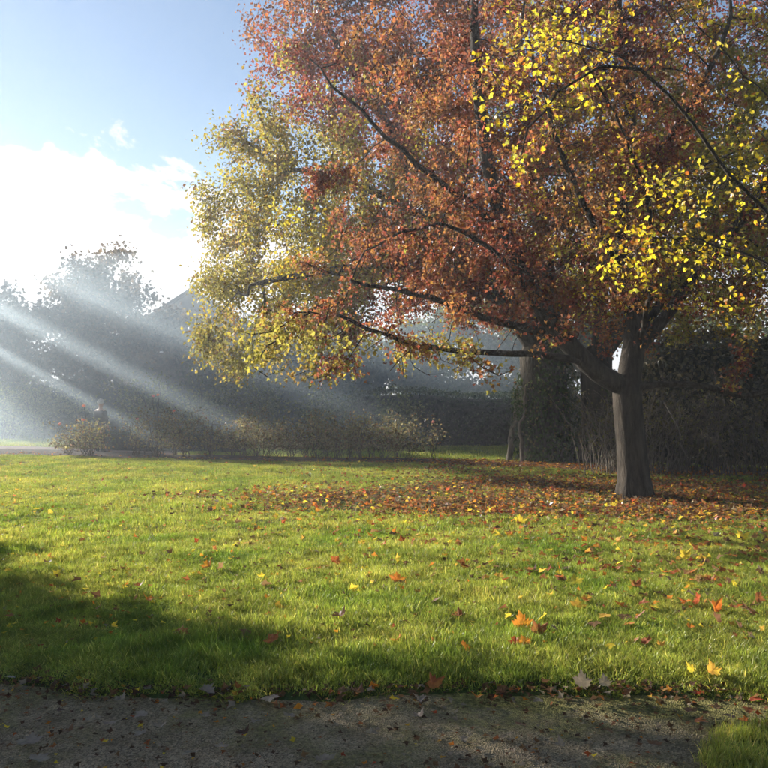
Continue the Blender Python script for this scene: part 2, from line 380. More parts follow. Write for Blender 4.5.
# ------------------------------------------------------------------ grass (tufts set out by geometry nodes)
tuft_col = bpy.data.collections.new('grass_tufts')
def tuft(seed, blades, rad, h0, h1, wid, segs):
    r = np.random.default_rng(seed); V = []; Fq = []; Ft = []; C = []; off = 0
    for b in range(blades):
        a = r.uniform(0, 6.283); rr = rad * math.sqrt(r.uniform()); bx, by = rr * math.cos(a), rr * math.sin(a)
        h = r.uniform(h0, h1); la = r.uniform(0, 6.283); lean = r.uniform(.1, .75) * h; w = wid * r.uniform(.6, 1.25)
        fa = la + math.pi / 2 + r.normal() * .5; dx, dy = math.cos(fa) * w / 2, math.sin(fa) * w / 2
        c = np.array([1, 1, 1.]) * r.uniform(.75, 1.2)
        u = r.uniform()
        if u < .15: c = np.array([2.0, 1.5, 2.2]) * r.uniform(.7, 1.2)      # dry straw blades
        elif u < .3: c = c * np.array([1.25, 1.08, .8])
        for s in range(segs):
            q = s / segs; px = bx + math.cos(la) * lean * q ** 1.8; py = by + math.sin(la) * lean * q ** 1.8
            z = h * (q - .25 * q * q * lean / h); k = 1 - .35 * q
            V += [(px - dx * k, py - dy * k, z), (px + dx * k, py + dy * k, z)]; C += [c * (.95 + .1 * q)] * 2
        V.append((bx + math.cos(la) * lean, by + math.sin(la) * lean, h * (1 - .25 * lean / h))); C.append(c * 1.05)
        for s in range(segs - 1):
            i = off + 2 * s; Fq.append((i, i + 1, i + 3, i + 2))
        i = off + 2 * (segs - 1); Ft.append((i, i + 1, i + 2)); off += 2 * segs + 1
    fl = []
    if Fq: fl.append(np.array(Fq))
    fl.append(np.array(Ft))
    o = bpy.data.objects.new('tuft', mesh_np('tuft', np.array(V), fl, M_grass, np.array(C), smooth=False))
    tuft_col.objects.link(o); return o
for s in range(5): tuft(100 + s, 26, .075, .035, .095, .0042, 3)       # near: 0-4
for s in range(4): tuft(200 + s, 34, .17, .035, .085, .009, 2)          # far: 5-8
tuft_names = sorted(o.name for o in tuft_col.objects)

def grass_nodes():
    ng = bpy.data.node_groups.new('set_out_tufts', 'GeometryNodeTree')
    ng.interface.new_socket('Geometry', in_out='INPUT', socket_type='NodeSocketGeometry')
    ng.interface.new_socket('Geometry', in_out='OUTPUT', socket_type='NodeSocketGeometry')
    L = ng.links.new; N = ng.nodes.new
    gi = N('NodeGroupInput'); go = N('NodeGroupOutput')
    m2p = N('GeometryNodeMeshToPoints'); L(gi.outputs[0], m2p.inputs[0])
    ci = N('GeometryNodeCollectionInfo'); ci.inputs[0].default_value = tuft_col; ci.inputs[1].default_value = True; ci.inputs[2].default_value = True
    iop = N('GeometryNodeInstanceOnPoints'); L(m2p.outputs[0], iop.inputs['Points']); L(ci.outputs[0], iop.inputs['Instance'])
    iop.inputs['Pick Instance'].default_value = True
    def attr(nm, ty):
        a = N('GeometryNodeInputNamedAttribute'); a.data_type = ty; a.inputs[0].default_value = nm; return a.outputs[0]
    L(attr('pick', 'INT'), iop.inputs['Instance Index'])
    rv = attr('rot', 'FLOAT_VECTOR')
    e2r = N('FunctionNodeEulerToRotation'); L(rv, e2r.inputs[0]); L(e2r.outputs[0], iop.inputs['Rotation'])
    L(attr('scl', 'FLOAT_VECTOR'), iop.inputs['Scale'])
    L(iop.outputs[0], go.inputs[0])
    return ng
GN = grass_nodes()
def grass_object(name, pts, pick, scl, label=None):
    me = bpy.data.meshes.new(name); n = len(pts)
    me.vertices.add(n); me.vertices.foreach_set('co', np.ascontiguousarray(pts, np.float32).ravel())
    a = me.attributes.new('pick', 'INT', 'POINT'); a.data.foreach_set('value', pick.astype(np.int32))
    rot = np.zeros((n, 3), np.float32); rot[:, 2] = RNG.uniform(0, 6.283, n); rot[:, 0] = RNG.normal(0, .12, n); rot[:, 1] = RNG.normal(0, .12, n)
    a = me.attributes.new('rot', 'FLOAT_VECTOR', 'POINT'); a.data.foreach_set('vector', rot.ravel())
    a = me.attributes.new('scl', 'FLOAT_VECTOR', 'POINT'); a.data.foreach_set('vector', np.ascontiguousarray(scl, np.float32).ravel())
    me.materials.append(M_grass)
    o = link(name, me); md = o.modifiers.new('tufts', 'NODES'); md.node_group = GN
    tag(o, label, 'grass' if label else None, kind='stuff'); return o

# where fallen leaves lie thick (used to thin the grass too)
def carpet(x, y):
    d1 = ((x - 3.6) / 6.0) ** 2 + ((y - 13.5) / 2.9) ** 2
    n = wnoise(np.stack([x, y], -1), 1.1, 21, 3)
    return np.clip(1.0 - .66 * d1 + .5 * n, 0, 1)

def frustum_pts(n, y0f, y1f, ymin, ymax, power, margin=1.25, seed=1):
    r = np.random.default_rng(seed)
    u = r.uniform(0, 1, n); e = power + 1
    y = (ymin ** e + u * (ymax ** e - ymin ** e)) ** (1 / e)
    hw = (384 / F * y) * margin + .6
    x = r.uniform(-1, 1, n) * hw
    k = (y > y0f(x)) & (y < y1f(x))
    return x[k], y[k]
x, y = frustum_pts(52000, lambda x: y_near(x) - .02 + .05 * np.sin(x * 9), y_far, 4.0, 9.5, .15, seed=2)
pp = np.stack([x, y], -1); hn = wnoise(pp, 1.6, 9, 3)
keep = RNG.uniform(size=len(x)) > .12 + .6 * np.exp(-np.clip(y - y_near(x) + .02 + .10 * wnoise(pp, 5, 19, 2), 0, 9) / .07)
x, y, hn = x[keep], y[keep], hn[keep]
s = np.clip(.58 + .30 * hn + .24 * wnoise(pp[keep], 7.0, 14, 2) + RNG.normal(0, .14, len(x)), .4, 1.8)
edge = np.clip((y - y_near(x)) / .3 + .25 * wnoise(pp[keep], 7, 12, 2), .1, 1); s = s * (.35 + .65 * edge)
near_pts = np.stack([x, y, lawn_z(x, y) - .004], -1); near_pick = RNG.integers(0, 5, len(x)); near_scl = np.stack([.9 + .2 * s, .9 + .2 * s, s], -1)
x, y = frustum_pts(60000, lambda x: y_near(x) + 3.5, y_far, 8.2, 25, .35, seed=3)
cp = carpet(x, y); keep = RNG.uniform(size=len(x)) > cp * .8
x, y, cp = x[keep], y[keep], cp[keep]
s = np.clip(.66 + .3 * wnoise(np.stack([x, y], -1), 1.3, 9, 3) + RNG.normal(0, .12, len(x)), .4, 1.6) * (1 - .35 * cp)
far_pts = np.stack([x, y, lawn_z(x, y) - .004], -1); far_pick = RNG.integers(5, 9, len(x)); far_scl = np.stack([s * 1.0, s * 1.0, s], -1)
grass_object('lawn_grass', np.concatenate([near_pts, far_pts]), np.concatenate([near_pick, far_pick]), np.concatenate([near_scl, far_scl]),
             'short sunlit lawn grass scattered with autumn leaves')
# strips beyond the beds
x, y = frustum_pts(16000, lambda x: y_far(x) + np.where(x < -7, 5.6, 2.6), const(44), 19, 44, 0, seed=4)
s = RNG.uniform(.9, 1.5, len(x))
grass_object('far_grass', np.stack([x, y, relief(x, y)], -1), RNG.integers(5, 9, len(x)), np.stack([s * 1.3, s * 1.3, s], -1), 'grass strips beyond the rose bed')
# corner verge
r_ = np.random.default_rng(8); x = r_.uniform(1.4, 4.2, 5200); y = r_.uniform(2.0, 4.3, 5200); k = (y < corner1(x) + .02); x, y = x[k], y[k]
s = r_.uniform(.5, 1.0, len(x))
grass_object('verge_grass', np.stack([x, y, .02 + .5 * relief(x, y)], -1), r_.integers(0, 5, len(x)), np.stack([s, s, s], -1), 'grass on the verge at the near corner of the path')

# ------------------------------------------------------------------ trees
def crown_points(n, c, left, right, near, far, up, down, shell=2.2, lump=.16, seed=0, zmin=None):
    r = np.random.default_rng(seed)
    d = r.normal(size=(n * 2, 3)); d /= np.linalg.norm(d, axis=1, keepdims=True)
    rad = r.uniform(0, 1, n * 2) ** (1 / shell) * (1 + lump * wnoise(d, 2.6, seed + 3, 2))
    sx = np.where(d[:, 0] < 0, left, right); sy = np.where(d[:, 1] < 0, near, far); sz = np.where(d[:, 2] < 0, down, up)
    p = np.array(c) + d * rad[:, None] * np.stack([sx, sy, sz], -1)
    if zmin is not None: p = p[p[:, 2] > zmin]
    return p[:n]

class Skel:
    def __init__(s): s.p = []; s.par = []; s.minr = {}
    def add(s, pt, par): s.p.append(np.array(pt, float)); s.par.append(par); return len(s.p) - 1
    def poly(s, pts, start=None, step=.3, wob=.0, rng=None, mr=None):
        pts = [np.array(q, float) for q in pts]; i_first = len(s.p)
        if start is None and s.p:
            A = np.array(s.p); start = int(np.argmin(((A - pts[0]) ** 2).sum(1)))
        cur = start if s.p else None
        if cur is None: cur = s.add(pts[0], -1)
        prev = s.p[cur]
        # Catmull-Rom through the points
        ctrl = [prev] + (pts[1:] if True else pts)
        for i in range(len(ctrl) - 1):
            p0 = ctrl[max(i - 1, 0)]; p1 = ctrl[i]; p2 = ctrl[i + 1]; p3 = ctrl[min(i + 2, len(ctrl) - 1)]
            m = max(1, int(np.linalg.norm(p2 - p1) / step))
            for j in range(1, m + 1):
                t = j / m
                q = .5 * ((2 * p1) + (p2 - p0) * t + (2 * p0 - 5 * p1 + 4 * p2 - p3) * t * t + (3 * p1 - p0 - 3 * p2 + p3) * t ** 3)
                if rng is not None and wob: q = q + rng.normal(size=3) * wob
                cur = s.add(q, cur)
        if mr is not None:
            m = len(s.p) - i_first
            for j in range(m): s.minr[i_first + j] = mr[0] + (mr[1] - mr[0]) * j / max(1, m - 1)
        return cur
    def grow(s, att, step=.3, di=3.0, dk=.6, iters=90, trop=(0, 0, .0), jit=.15, seed=0, first=0):
        r = np.random.default_rng(seed); att = np.array(att); pos = np.array(s.p)
        best = np.full(len(att), 1e9); bi = np.zeros(len(att), int)
        def upd(i0):
            nonlocal best, bi
            P_ = np.array(s.p[i0:])
            for a in range(0, len(P_), 400):
                d = ((att[:, None, :] - P_[None, a:a + 400, :]) ** 2).sum(2); j = d.argmin(1); m = d[np.arange(len(att)), j]
                k = m < best; best[k] = m[k]; bi[k] = j[k] + i0 + a
        upd(first); trop = np.array(trop)
        for it in range(iters):
            act = best < di * di
            if not act.any(): 
                di *= 1.4
                if di > 30: break
                continue
            idx = bi[act]; v = att[act] - np.array(s.p)[idx]; v /= (np.linalg.norm(v, axis=1, keepdims=True) + 1e-9)
            u, inv = np.unique(idx, return_inverse=True)
            D_ = np.zeros((len(u), 3)); np.add.at(D_, inv, v)
            D_ /= (np.linalg.norm(D_, axis=1, keepdims=True) + 1e-9)
            i0 = len(s.p)
            for q, d in zip(u, D_):
                d = d + trop + r.normal(size=3) * jit; d /= np.linalg.norm(d)
                s.add(s.p[q] + d * step, int(q))
            upd(i0)
            al = best > dk * dk
            att, best, bi = att[al], best[al], bi[al]
            if len(att) == 0: break
    def finish(s, base_r, tip_r):
        n = len(s.p); s.P = np.array(s.p); par = np.array(s.par)
        cnt = np.zeros(n); kids = [[] for _ in range(n)]
        for i in range(n):
            if par[i] >= 0: kids[par[i]].append(i)
        for i in range(n - 1, -1, -1):
            if not kids[i]: cnt[i] = 1
            if par[i] >= 0: cnt[par[i]] += cnt[i]
        e = math.log(max(cnt[0], 2)) / math.log(base_r / tip_r)
        s.R = tip_r * cnt ** (1 / e)
        for i, m in s.minr.items(): s.R[i] = max(s.R[i], m)
        s.kids = kids; s.cnt = cnt
        # chains follow the thickest child
        chains = []; stack = [(0, -1)]
        while stack:
            i, p = stack.pop(); ch = [] if p < 0 else [p]
            while True:
                ch.append(i)
                if not kids[i]: break
                ks = sorted(kids[i], key=lambda k: -cnt[k])
                for k in ks[1:]: stack.append((k, i))
                i = ks[0]
            chains.append(ch)
        s.chains = []
        for ch in chains:
            r = s.R[ch].copy()
            if ch[0] != 0 or len(ch) == 0: r[0] = r[1] if len(ch) > 1 else r[0]
            s.chains.append((s.P[ch], r))
        return s

def build_tree(name, loc, sk, base_r, tip_r, leaf_n, leaf_size, tmpl, colour, label, mat_bark, mat_leaf, group=None, leaf_rmax=.03, spread=.16, droop=.5,
               flare=1.55, limb_r=.05, seed=0, cat='tree', up=.7, leaf_filter=None, clump=1.0, keep=None):
    r = np.random.default_rng(seed + 77)
    sk.finish(base_r, tip_r)
    root = empty(name, loc); tag(root, label, cat, group)
    trunk = None; twigs = []
    for i, (pts, rad) in enumerate(sk.chains):
        if i == 0:
            h = pts[:, 2] - loc[2]
            rad = rad * (1 + (flare - 1) * np.exp(-np.clip(h, 0, 9) / (base_r * 1.3)))
            V, Fc = tubes([(pts, rad)], sides=20)
            # buttress flutes towards the base
            cen = np.array([np.interp(V[:, 2], pts[:, 2], pts[:, a]) for a in (0, 1)]).T if np.all(np.diff(pts[:8, 2]) > 0) else np.repeat(np.array(loc)[None, :2], len(V), 0)
            an = np.arctan2(V[:, 1] - cen[:, 1], V[:, 0] - cen[:, 0]); hh = np.clip(V[:, 2] - loc[2], 0, 9)
            k = 1 + (.16 * np.exp(-hh / (base_r * 1.6)) + .025) * np.sin(an * 5 + seed) + .02 * np.sin(an * 11 + hh * 1.3)
            low = hh < 2.2
            V[low, :2] = cen[low] + (V[low, :2] - cen[low]) * k[low][:, None]
            trunk = link('trunk', mesh_np('trunk', rel(V, root), Fc, mat_bark), root)
        elif rad[0] > limb_r:
            V, Fc = tubes([(pts, rad)])
            link('limb', mesh_np('limb', rel(V, root), Fc, mat_bark), root)
        else: twigs.append((pts, rad))
    if twigs:
        V, Fc = tubes(twigs); o = link('twigs', mesh_np('twigs', rel(V, root), Fc, mat_bark), root); o['kind'] = 'stuff'
    cand = np.where(sk.R < leaf_rmax)[0]
    if leaf_filter is not None: cand = cand[leaf_filter(sk.P[cand])]
    # uneven leafing: some twigs full, some bare
    wgt = np.clip(.55 + clump * .6 * wnoise(sk.P[cand], 2.6, seed + 9, 2), .04, 2); wgt /= wgt.sum()
    pick = r.choice(cand, leaf_n, p=wgt)
    par = np.array(sk.par)[pick]; par[par < 0] = 0
    t = r.uniform(size=(leaf_n, 1)); pos = sk.P[pick] * t + sk.P[par] * (1 - t) + r.normal(size=(leaf_n, 3)) * spread
    out = sk.P[pick] - sk.P[par]; out = out / (np.linalg.norm(out, axis=1, keepdims=True) + 1e-9)
    tip = out * .5 + r.normal(size=(leaf_n, 3)) * .7; tip[:, 2] -= droop
    nrm = r.normal(size=(leaf_n, 3)) * .75; nrm[:, 2] += up
    size = leaf_size * r.uniform(.6, 1.25, leaf_n)
    if keep is not None:
        m = keep(pos); pos, tip, nrm, size = pos[m], tip[m], nrm[m], size[m]
    cols = colour(pos, r)
    o = link('crown', leaves_mesh('crown', rel(pos, root), size, tip, nrm, tmpl, cols, mat_leaf), root); o['kind'] = 'stuff'
    return root

def pal(cols): return np.array(cols, float)
RED = pal([(.27, .055, .035), (.32, .08, .042), (.18, .045, .03), (.33, .13, .05), (.24, .085, .045), (.16, .065, .04), (.38, .12, .045)])
ORANGE = pal([(.48, .18, .04), (.52, .24, .045), (.42, .13, .03)])
YEL = pal([(.72, .52, .03), (.78, .60, .05), (.62, .50, .05), (.55, .50, .05), (.74, .46, .03)])
OLIVE = pal([(.34, .29, .065), (.42, .34, .075), (.29, .27, .065), (.45, .34, .065), (.24, .21, .06), (.40, .25, .065)])
BROWN = pal([(.20, .11, .05), (.26, .15, .06), (.16, .08, .04)])
def pick_from(p, n, r): return p[r.integers(0, len(p), n)]
def pick_by_spray(p, pos, r, scale, seed, jit=.16):
    t = np.clip(.5 + .42 * wnoise(pos, scale, seed, 2) + r.normal(size=len(pos)) * jit, 0, .999)
    return p[(t * len(p)).astype(int)]

# --- the maple in the middle of the lawn
def PX(pos, D):   # sideways position and height of a world point, in the units used to lay out the crowns
    return 384 + pos[:, 0] / D * F, HOR - (pos[:, 2] - EYE) / D * F
MB = G(635, 500)
sk = Skel(); rw = np.random.default_rng(3)
sk.poly([MB + (0, 0, -.2), P(634, 480, 13.25), P(631, 440, 13.25), P(628, 408, 13.25), P(627, 388, 13.25)], step=.2)
sk.poly([P(627, 392, 13.25), P(600, 374, 13.1), P(574, 350, 13), P(548, 318, 12.9), P(522, 270, 12.7), P(505, 232, 12.6), P(488, 165, 12.5), P(478, 90, 12.5), P(474, 5, 12.6), P(480, -70, 12.7)], step=.25, mr=(.17, .04))
sk.poly([P(627, 388, 13.25), P(634, 335, 13.4), P(626, 270, 13.6), P(622, 200, 13.8), P(630, 110, 14), P(618, 10, 14), P(622, -90, 14)], step=.25, mr=(.17, .04))
sk.poly([P(627, 388, 13.25), P(662, 384, 13), P(705, 386, 12.8), P(745, 396, 12.7), P(790, 384, 12.6), P(860, 360, 12.5)], step=.25, mr=(.058, .025))
sk.poly([P(590, 364, 13.1), P(540, 354, 12.8), P(480, 352, 12.5), P(420, 347, 12.3), P(370, 328, 12.2), P(318, 306, 12.3)], step=.25, wob=.015, rng=rw, mr=(.065, .015))
sk.poly([P(560, 335, 13), P(500, 322, 13.4), P(440, 300, 13.6), P(370, 285, 13.8), P(300, 262, 14)], step=.25, wob=.015, rng=rw, mr=(.07, .018))
sk.poly([P(631, 360, 13.3), P(664, 318, 13.2), P(702, 268, 12.8), P(745, 215, 12.2), P(800, 140, 11.8), P(860, 60, 11.6)], step=.25, mr=(.11, .03))
sk.poly([P(632, 345, 13.4), P(650, 280, 12.2), P(648, 205, 11), P(622, 130, 10), P(585, 60, 9.5), P(545, 10, 9.3)], step=.25, wob=.02, rng=rw)
sk.poly([P(505, 232, 12.6), P(450, 190, 12.4), P(400, 150, 12.2), P(350, 100, 12.2), P(310, 60, 12.4)], step=.25, wob=.02, rng=rw, mr=(.06, .015))
sk.poly([P(532, 290, 12.8), P(480, 240, 12.0), P(440, 225, 11.4), P(400, 235, 11.2), P(365, 250, 11.2)], step=.25, wob=.02, rng=rw, mr=(.05, .014))
sk.poly([P(626, 270, 13.6), P(590, 220, 12.4), P(560, 150, 11.6), P(545, 90, 11.4), P(520, 30, 11.4)], step=.25, wob=.02, rng=rw, mr=(.07, .016))
sk.poly([P(622, 200, 13.8), P(660, 150, 12.6), P(700, 90, 12), P(730, 20, 12)], step=.25, wob=.02, rng=rw, mr=(.06, .016))
sk.poly([P(634, 335, 13.4), P(610, 280, 15), P(580, 200, 16.4), P(560, 120, 17)], step=.25, wob=.02, rng=rw)
sk.poly([P(634, 335, 13.4), P(670, 290, 15), P(710, 200, 16.2), P(740, 120, 17)], step=.25, wob=.02, rng=rw)
n_seed = len(sk.p)
att = crown_points(5200, (4.3, 13.2, 5.2), 5.0, 6.6, 3.5, 5.2, 6.2, 3.3, shell=1.9, lump=.2, seed=5, zmin=2.05)
rsk = np.random.default_rng(6)
att = np.concatenate([att, np.stack([rsk.uniform(-2.3, 1.6, 420), rsk.uniform(10.6, 13.2, 420), rsk.uniform(1.85, 3.2, 420)], -1), np.stack([rsk.uniform(.2, 3.4, 330), rsk.uniform(11.8, 14.0, 330), rsk.uniform(2.5, 4.2, 330)], -1), np.stack([rsk.uniform(.4, 3.3, 380), rsk.uniform(11.2, 13.2, 380), rsk.uniform(2.0, 3.3, 380)], -1)])   # low gold skirt on the left
att = att[~((att[:, 2] < 2.7) & (np.hypot(att[:, 0] - 4.2, att[:, 1] - 13.2) < 3.0))]
sk.grow(att, step=.26, di=2.6, dk=.42, iters=70, trop=(0, 0, .05), jit=.22, seed=1, first=12)
def maple_col(pos, r):
    n = len(pos); px, py = PX(pos, 12.6)
    ramp = pal([(.16, .075, .05), (.20, .065, .045), (.26, .07, .05), (.31, .095, .06), (.34, .13, .06), (.40, .18, .06), (.30, .15, .065), (.20, .11, .06)])
    c = pick_by_spray(ramp, pos, r, 1.3, 31)
    # yellow on the near, right-hand side of the crown
    yl = np.zeros(n)
    for cx, cy, rx, ry in ((560, 75, 60, 75), (610, 40, 70, 40), (660, 235, 80, 60), (725, 200, 70, 90), (700, 60, 90, 70), (640, 290, 60, 30), (760, 300, 60, 60)):
        yl = np.maximum(yl, np.exp(-(((px - cx) / rx) ** 2 + ((py - cy) / ry) ** 2)))
    yl = yl * np.clip((12.6 - pos[:, 1]) / 2.0, 0, 1) * .75 + .4 * wnoise(pos, 2.2, 35, 2) * (yl > .15)
    k = r.uniform(size=n) < yl; c[k] = pick_by_spray(YEL, pos[k], r, 2, 5)
    # olive along the left rim, the low skirt and the right-hand boughs, in whole sprays
    rim = np.clip((330 - px) / 90, 0, 1) * .8 + np.clip((py - 300) / 60, 0, .7) * (px < 600) + np.clip((px - 640) / 110, 0, .75)
    k = (rim + .45 * wnoise(pos, 1.4, 36, 2) + r.normal(size=n) * .12) > .5; c[k] = pick_by_spray(OLIVE, pos[k], r, 1.5, 37)
    return c * .88 * (1 + .18 * wnoise(pos, 3.0, 38, 2))[:, None] * r.uniform(.86, 1.14, (n, 1))
def maple_keep(p):   # the boughs are bare close to the trunk
    r = np.random.default_rng(88); d = np.hypot(p[:, 0] - 4.2, p[:, 1] - 13.2); u = r.uniform(size=len(p))
    bare = np.clip((2.2 - d) / 1.4, 0, 1) * np.clip((4.2 - p[:, 2]) / 1.2, 0, 1) * .8
    near = np.clip((12.8 - p[:, 1]) / 1.5, 0, 1) * .66 * (p[:, 0] > .0)
    return u > np.maximum(bare, near)
maple = build_tree('maple_tree', tuple(MB), sk, 0.235, .0066, 150000, .072, LEAF3, maple_col,
                   'spreading maple with red and orange leaves and bright yellow sprays on the lawn', M_bark, M_leaf, leaf_rmax=.024, spread=.085, seed=1, clump=2.3, limb_r=.03, flare=1.35, keep=maple_keep)

# --- large leaves of the near yellow sprays, each one a part of the maple
def leaf_mat_flat(name, c): return leaf_material(name, transl=.55, gloss=.012, use_attr=False, base=c)
YM = [leaf_mat_flat('yellow_leaf_' + nm, c) for nm, c in (('gold', (.74, .53, .03)), ('lemon', (.78, .62, .06)), ('lime', (.58, .52, .05)), ('amber', (.74, .42, .03)))]
maple_meshes = []
for i, m in enumerate(YM):
    for j in range(2):
        v, f = maple_template(.25, seed=i * 7 + j); v = v - (0, 0, 0)
        maple_meshes.append(mesh_np('maple_leaf', v, f, m, smooth=False))
# --- a yellow maple standing just outside the frame on the right, whose boughs reach in
YB = np.array([8.6, 9.6, 0.])
sky_ = Skel()
sky_.poly([YB + (0, 0, -.2), YB + (-.1, 0, .9), YB + (-.25, -.1, 1.9), YB + (-.4, -.2, 3.0)], step=.25)
sky_.poly([YB + (-.3, -.1, 2.2), P(790, 235, 8.6), P(768, 215, 8.2), P(720, 160, 7.9), P(668, 95, 7.8), P(640, 70, 7.8), P(590, 46, 7.9), P(545, 40, 8.0)], step=.2, wob=.015, rng=rw)
sky_.poly([YB + (-.4, -.2, 2.6), P(800, 120, 8.8), P(745, 75, 8.4), P(690, 20, 8.2), P(650, -40, 8.1)], step=.2, wob=.015, rng=rw)
sky_.poly([YB + (-.4, -.2, 3.0), YB + (-.5, -.2, 4.4), YB + (-.2, 0, 6), YB + (.1, .2, 7.4)], step=.25, wob=.02, rng=rw)
sky_.poly([YB + (-.2, -.1, 1.9), P(830, 290, 8.9), P(760, 262, 8.4), P(700, 240, 8.2), P(650, 238, 8.2), P(622, 262, 8.2)], step=.2, wob=.015, rng=rw)
sky_.poly([P(640, 70, 7.8), P(600, 70, 7.9), P(560, 90, 8.0), P(530, 125, 8.0), P(520, 160, 8.0)], step=.2, wob=.02, rng=rw)
sky_.poly([P(720, 160, 7.9), P(690, 175, 7.9), P(650, 180, 7.9), P(610, 210, 8.0)], step=.2, wob=.02, rng=rw)
ya = []
ry = np.random.default_rng(17)
for cx, cy_, D_, rx, rz, n_ in ((540, 80, 8.0, .62, .55, 130), (590, 40, 8.0, .6, .35, 90), (520, 150, 8.0, .28, .5, 50), (650, 245, 8.1, .62, .4, 120), (700, 215, 8.1, .6, .5, 100), (625, 275, 8.1, .3, .25, 40),
                               (690, 30, 8.3, .8, .4, 10), (745, 150, 8.3, .5, .9, 10), (750, 285, 8.4, .5, .45, 22)):
    c0 = P(cx, cy_, D_); ya.append(c0 + ry.normal(size=(n_, 3)) * np.array([rx, .36, rz]) * .43)
ya.append(crown_points(700, (YB[0] + .4, YB[1], 5.2), 2.4, 4, 2.5, 3, 4.2, 2.8, seed=18, zmin=2.2))
sky_.grow(np.concatenate(ya), step=.14, di=2.2, dk=.2, iters=60, trop=(0, 0, -.08), jit=.25, seed=5, first=10)
def yellow_col(pos, r):
    n = len(pos); c = pick_from(YEL, n, r); k = r.uniform(size=n) < .12; c[k] = pick_from(ORANGE, k.sum(), r); k = r.uniform(size=n) < .15; c[k] = pick_from(OLIVE, k.sum(), r) * 1.2
    return c * (1 + .2 * wnoise(pos, 3, 61, 2))[:, None] * r.uniform(.75, 1.15, (n, 1))
ytree = build_tree('yellow_maple', tuple(YB), sky_, .062, .003, 6800, .042, maple_template(.2, 3), yellow_col, 'maple beyond the right edge reaching bright yellow sprays in front of the red crown', M_bark, M_leaf,
                   leaf_rmax=.010, spread=.085, seed=6, limb_r=.016, droop=.9, clump=1.5)
Pn = sky_.P; pxs, pys = PX(Pn, 8.05)
near = np.where((sky_.R < .008) & ((((pxs - 545) / 75) ** 2 + ((pys - 85) / 80) ** 2 < 1) | (((pxs - 660) / 75) ** 2 + ((pys - 240) / 60) ** 2 < 1)) & (pxs > 470) & (pxs < 768) & (pys > 5) & (pys < 320))[0]
rl = np.random.default_rng(44)
for i in rl.choice(near, 300):
    p = Pn[i] + rl.normal(size=3) * .07
    o = link('leaf', maple_meshes[rl.integers(0, len(maple_meshes))], ytree, rel(p, ytree))
    o.rotation_euler = (rl.normal() * .6 - .8, rl.normal() * .6, rl.uniform(0, 6.283)); o.scale = (rl.uniform(.040, .056),) * 3

# --- the old ivy-clad tree behind, wide olive-gold crown
OB = G(546, 463)
sk2 = Skel()
D2 = OB[1]
sk2.poly([OB + (0, 0, -.3), P(546, 440, D2), P(545, 410, D2), P(543, 375, D2), P(541, 340, D2)], step=.35)
sk2.poly([P(541, 350, D2), P(500, 290, D2 - .5), P(440, 230, D2 - 1), P(370, 190, D2 - 1.5), P(300, 170, D2 - 1.5)], step=.4)
sk2.poly([P(541, 340, D2), P(545, 270, D2), P(535, 180, D2), P(520, 60, D2), P(500, -60, D2)], step=.4)
sk2.poly([P(541, 340, D2), P(590, 270, D2 + .5), P(650, 190, D2 + 1), P(700, 80, D2 + 1.5)], step=.4)
sk2.poly([P(520, 310, D2 - .3), P(450, 270, D2 - 2), P(380, 265, D2 - 3), P(300, 275, D2 - 3), P(250, 285, D2 - 3)], step=.4)
sk2.poly([P(440, 230, D2 - 1), P(390, 130, D2 - 1), P(340, 50, D2 - 1), P(310, -20, D2 - 1)], step=.4)
att = crown_points(6400, (4.5, D2, 6.8), 10.1, 9.5, 6.0, 6.5, 9.6, 5.0, shell=2.4, lump=.07, seed=15, zmin=2.0)
att = att[att[:, 2] > np.where(att[:, 0] < -1.5, 2.6, 4.3)]
rs2 = np.random.default_rng(16); ex = np.stack([rs2.uniform(-5.0, -.4, 800), rs2.uniform(19.8, 23.8, 800), rs2.uniform(2.3, 5.2, 800)], -1)
att = np.concatenate([att, ex[ex[:, 2] > np.where(ex[:, 0] > -2.6, 3.3, 2.4)]])
sk2.grow(att, step=.42, di=4.0, dk=.62, iters=80, trop=(0, 0, .03), jit=.22, seed=2, first=8)
def old_col(pos, r):
    n = len(pos); px, py = PX(pos, 20.5)
    c = pick_by_spray(OLIVE, pos, r, 1.0, 50)
    k = (wnoise(pos, .6, 51, 2) + r.normal(size=n) * .25) > .62; c[k] = pick_from(YEL, k.sum(), r) * .75
    red = np.clip((px - 290) / 90, 0, 1) * .6 + np.clip((130 - py) / 80, 0, 1) * .9
    k = (red + .4 * wnoise(pos, 1.0, 52, 2) + r.normal(size=n) * .12) > .55; c[k] = pick_by_spray(RED, pos[k], r, 1.2, 53) * 1.1
    k = r.uniform(size=n) < .08; c[k] = pick_from(BROWN, k.sum(), r)
    return c * .8 * (1 + .15 * wnoise(pos, 2.0, 54, 2))[:, None] * r.uniform(.85, 1.15, (n, 1))
old = build_tree('old_tree', tuple(OB), sk2, .62, .006, 350000, .102, LEAF2, old_col,
                 'large old tree with thick ivy-clad trunk and olive gold crown behind the maple', M_barkold, M_leaf, leaf_rmax=.03, spread=.2, seed=2, limb_r=.06, flare=1.2, keep=lambda p: np.random.default_rng(4).uniform(size=len(p)) > np.where(p[:, 0] > 2.5, .68, .0))

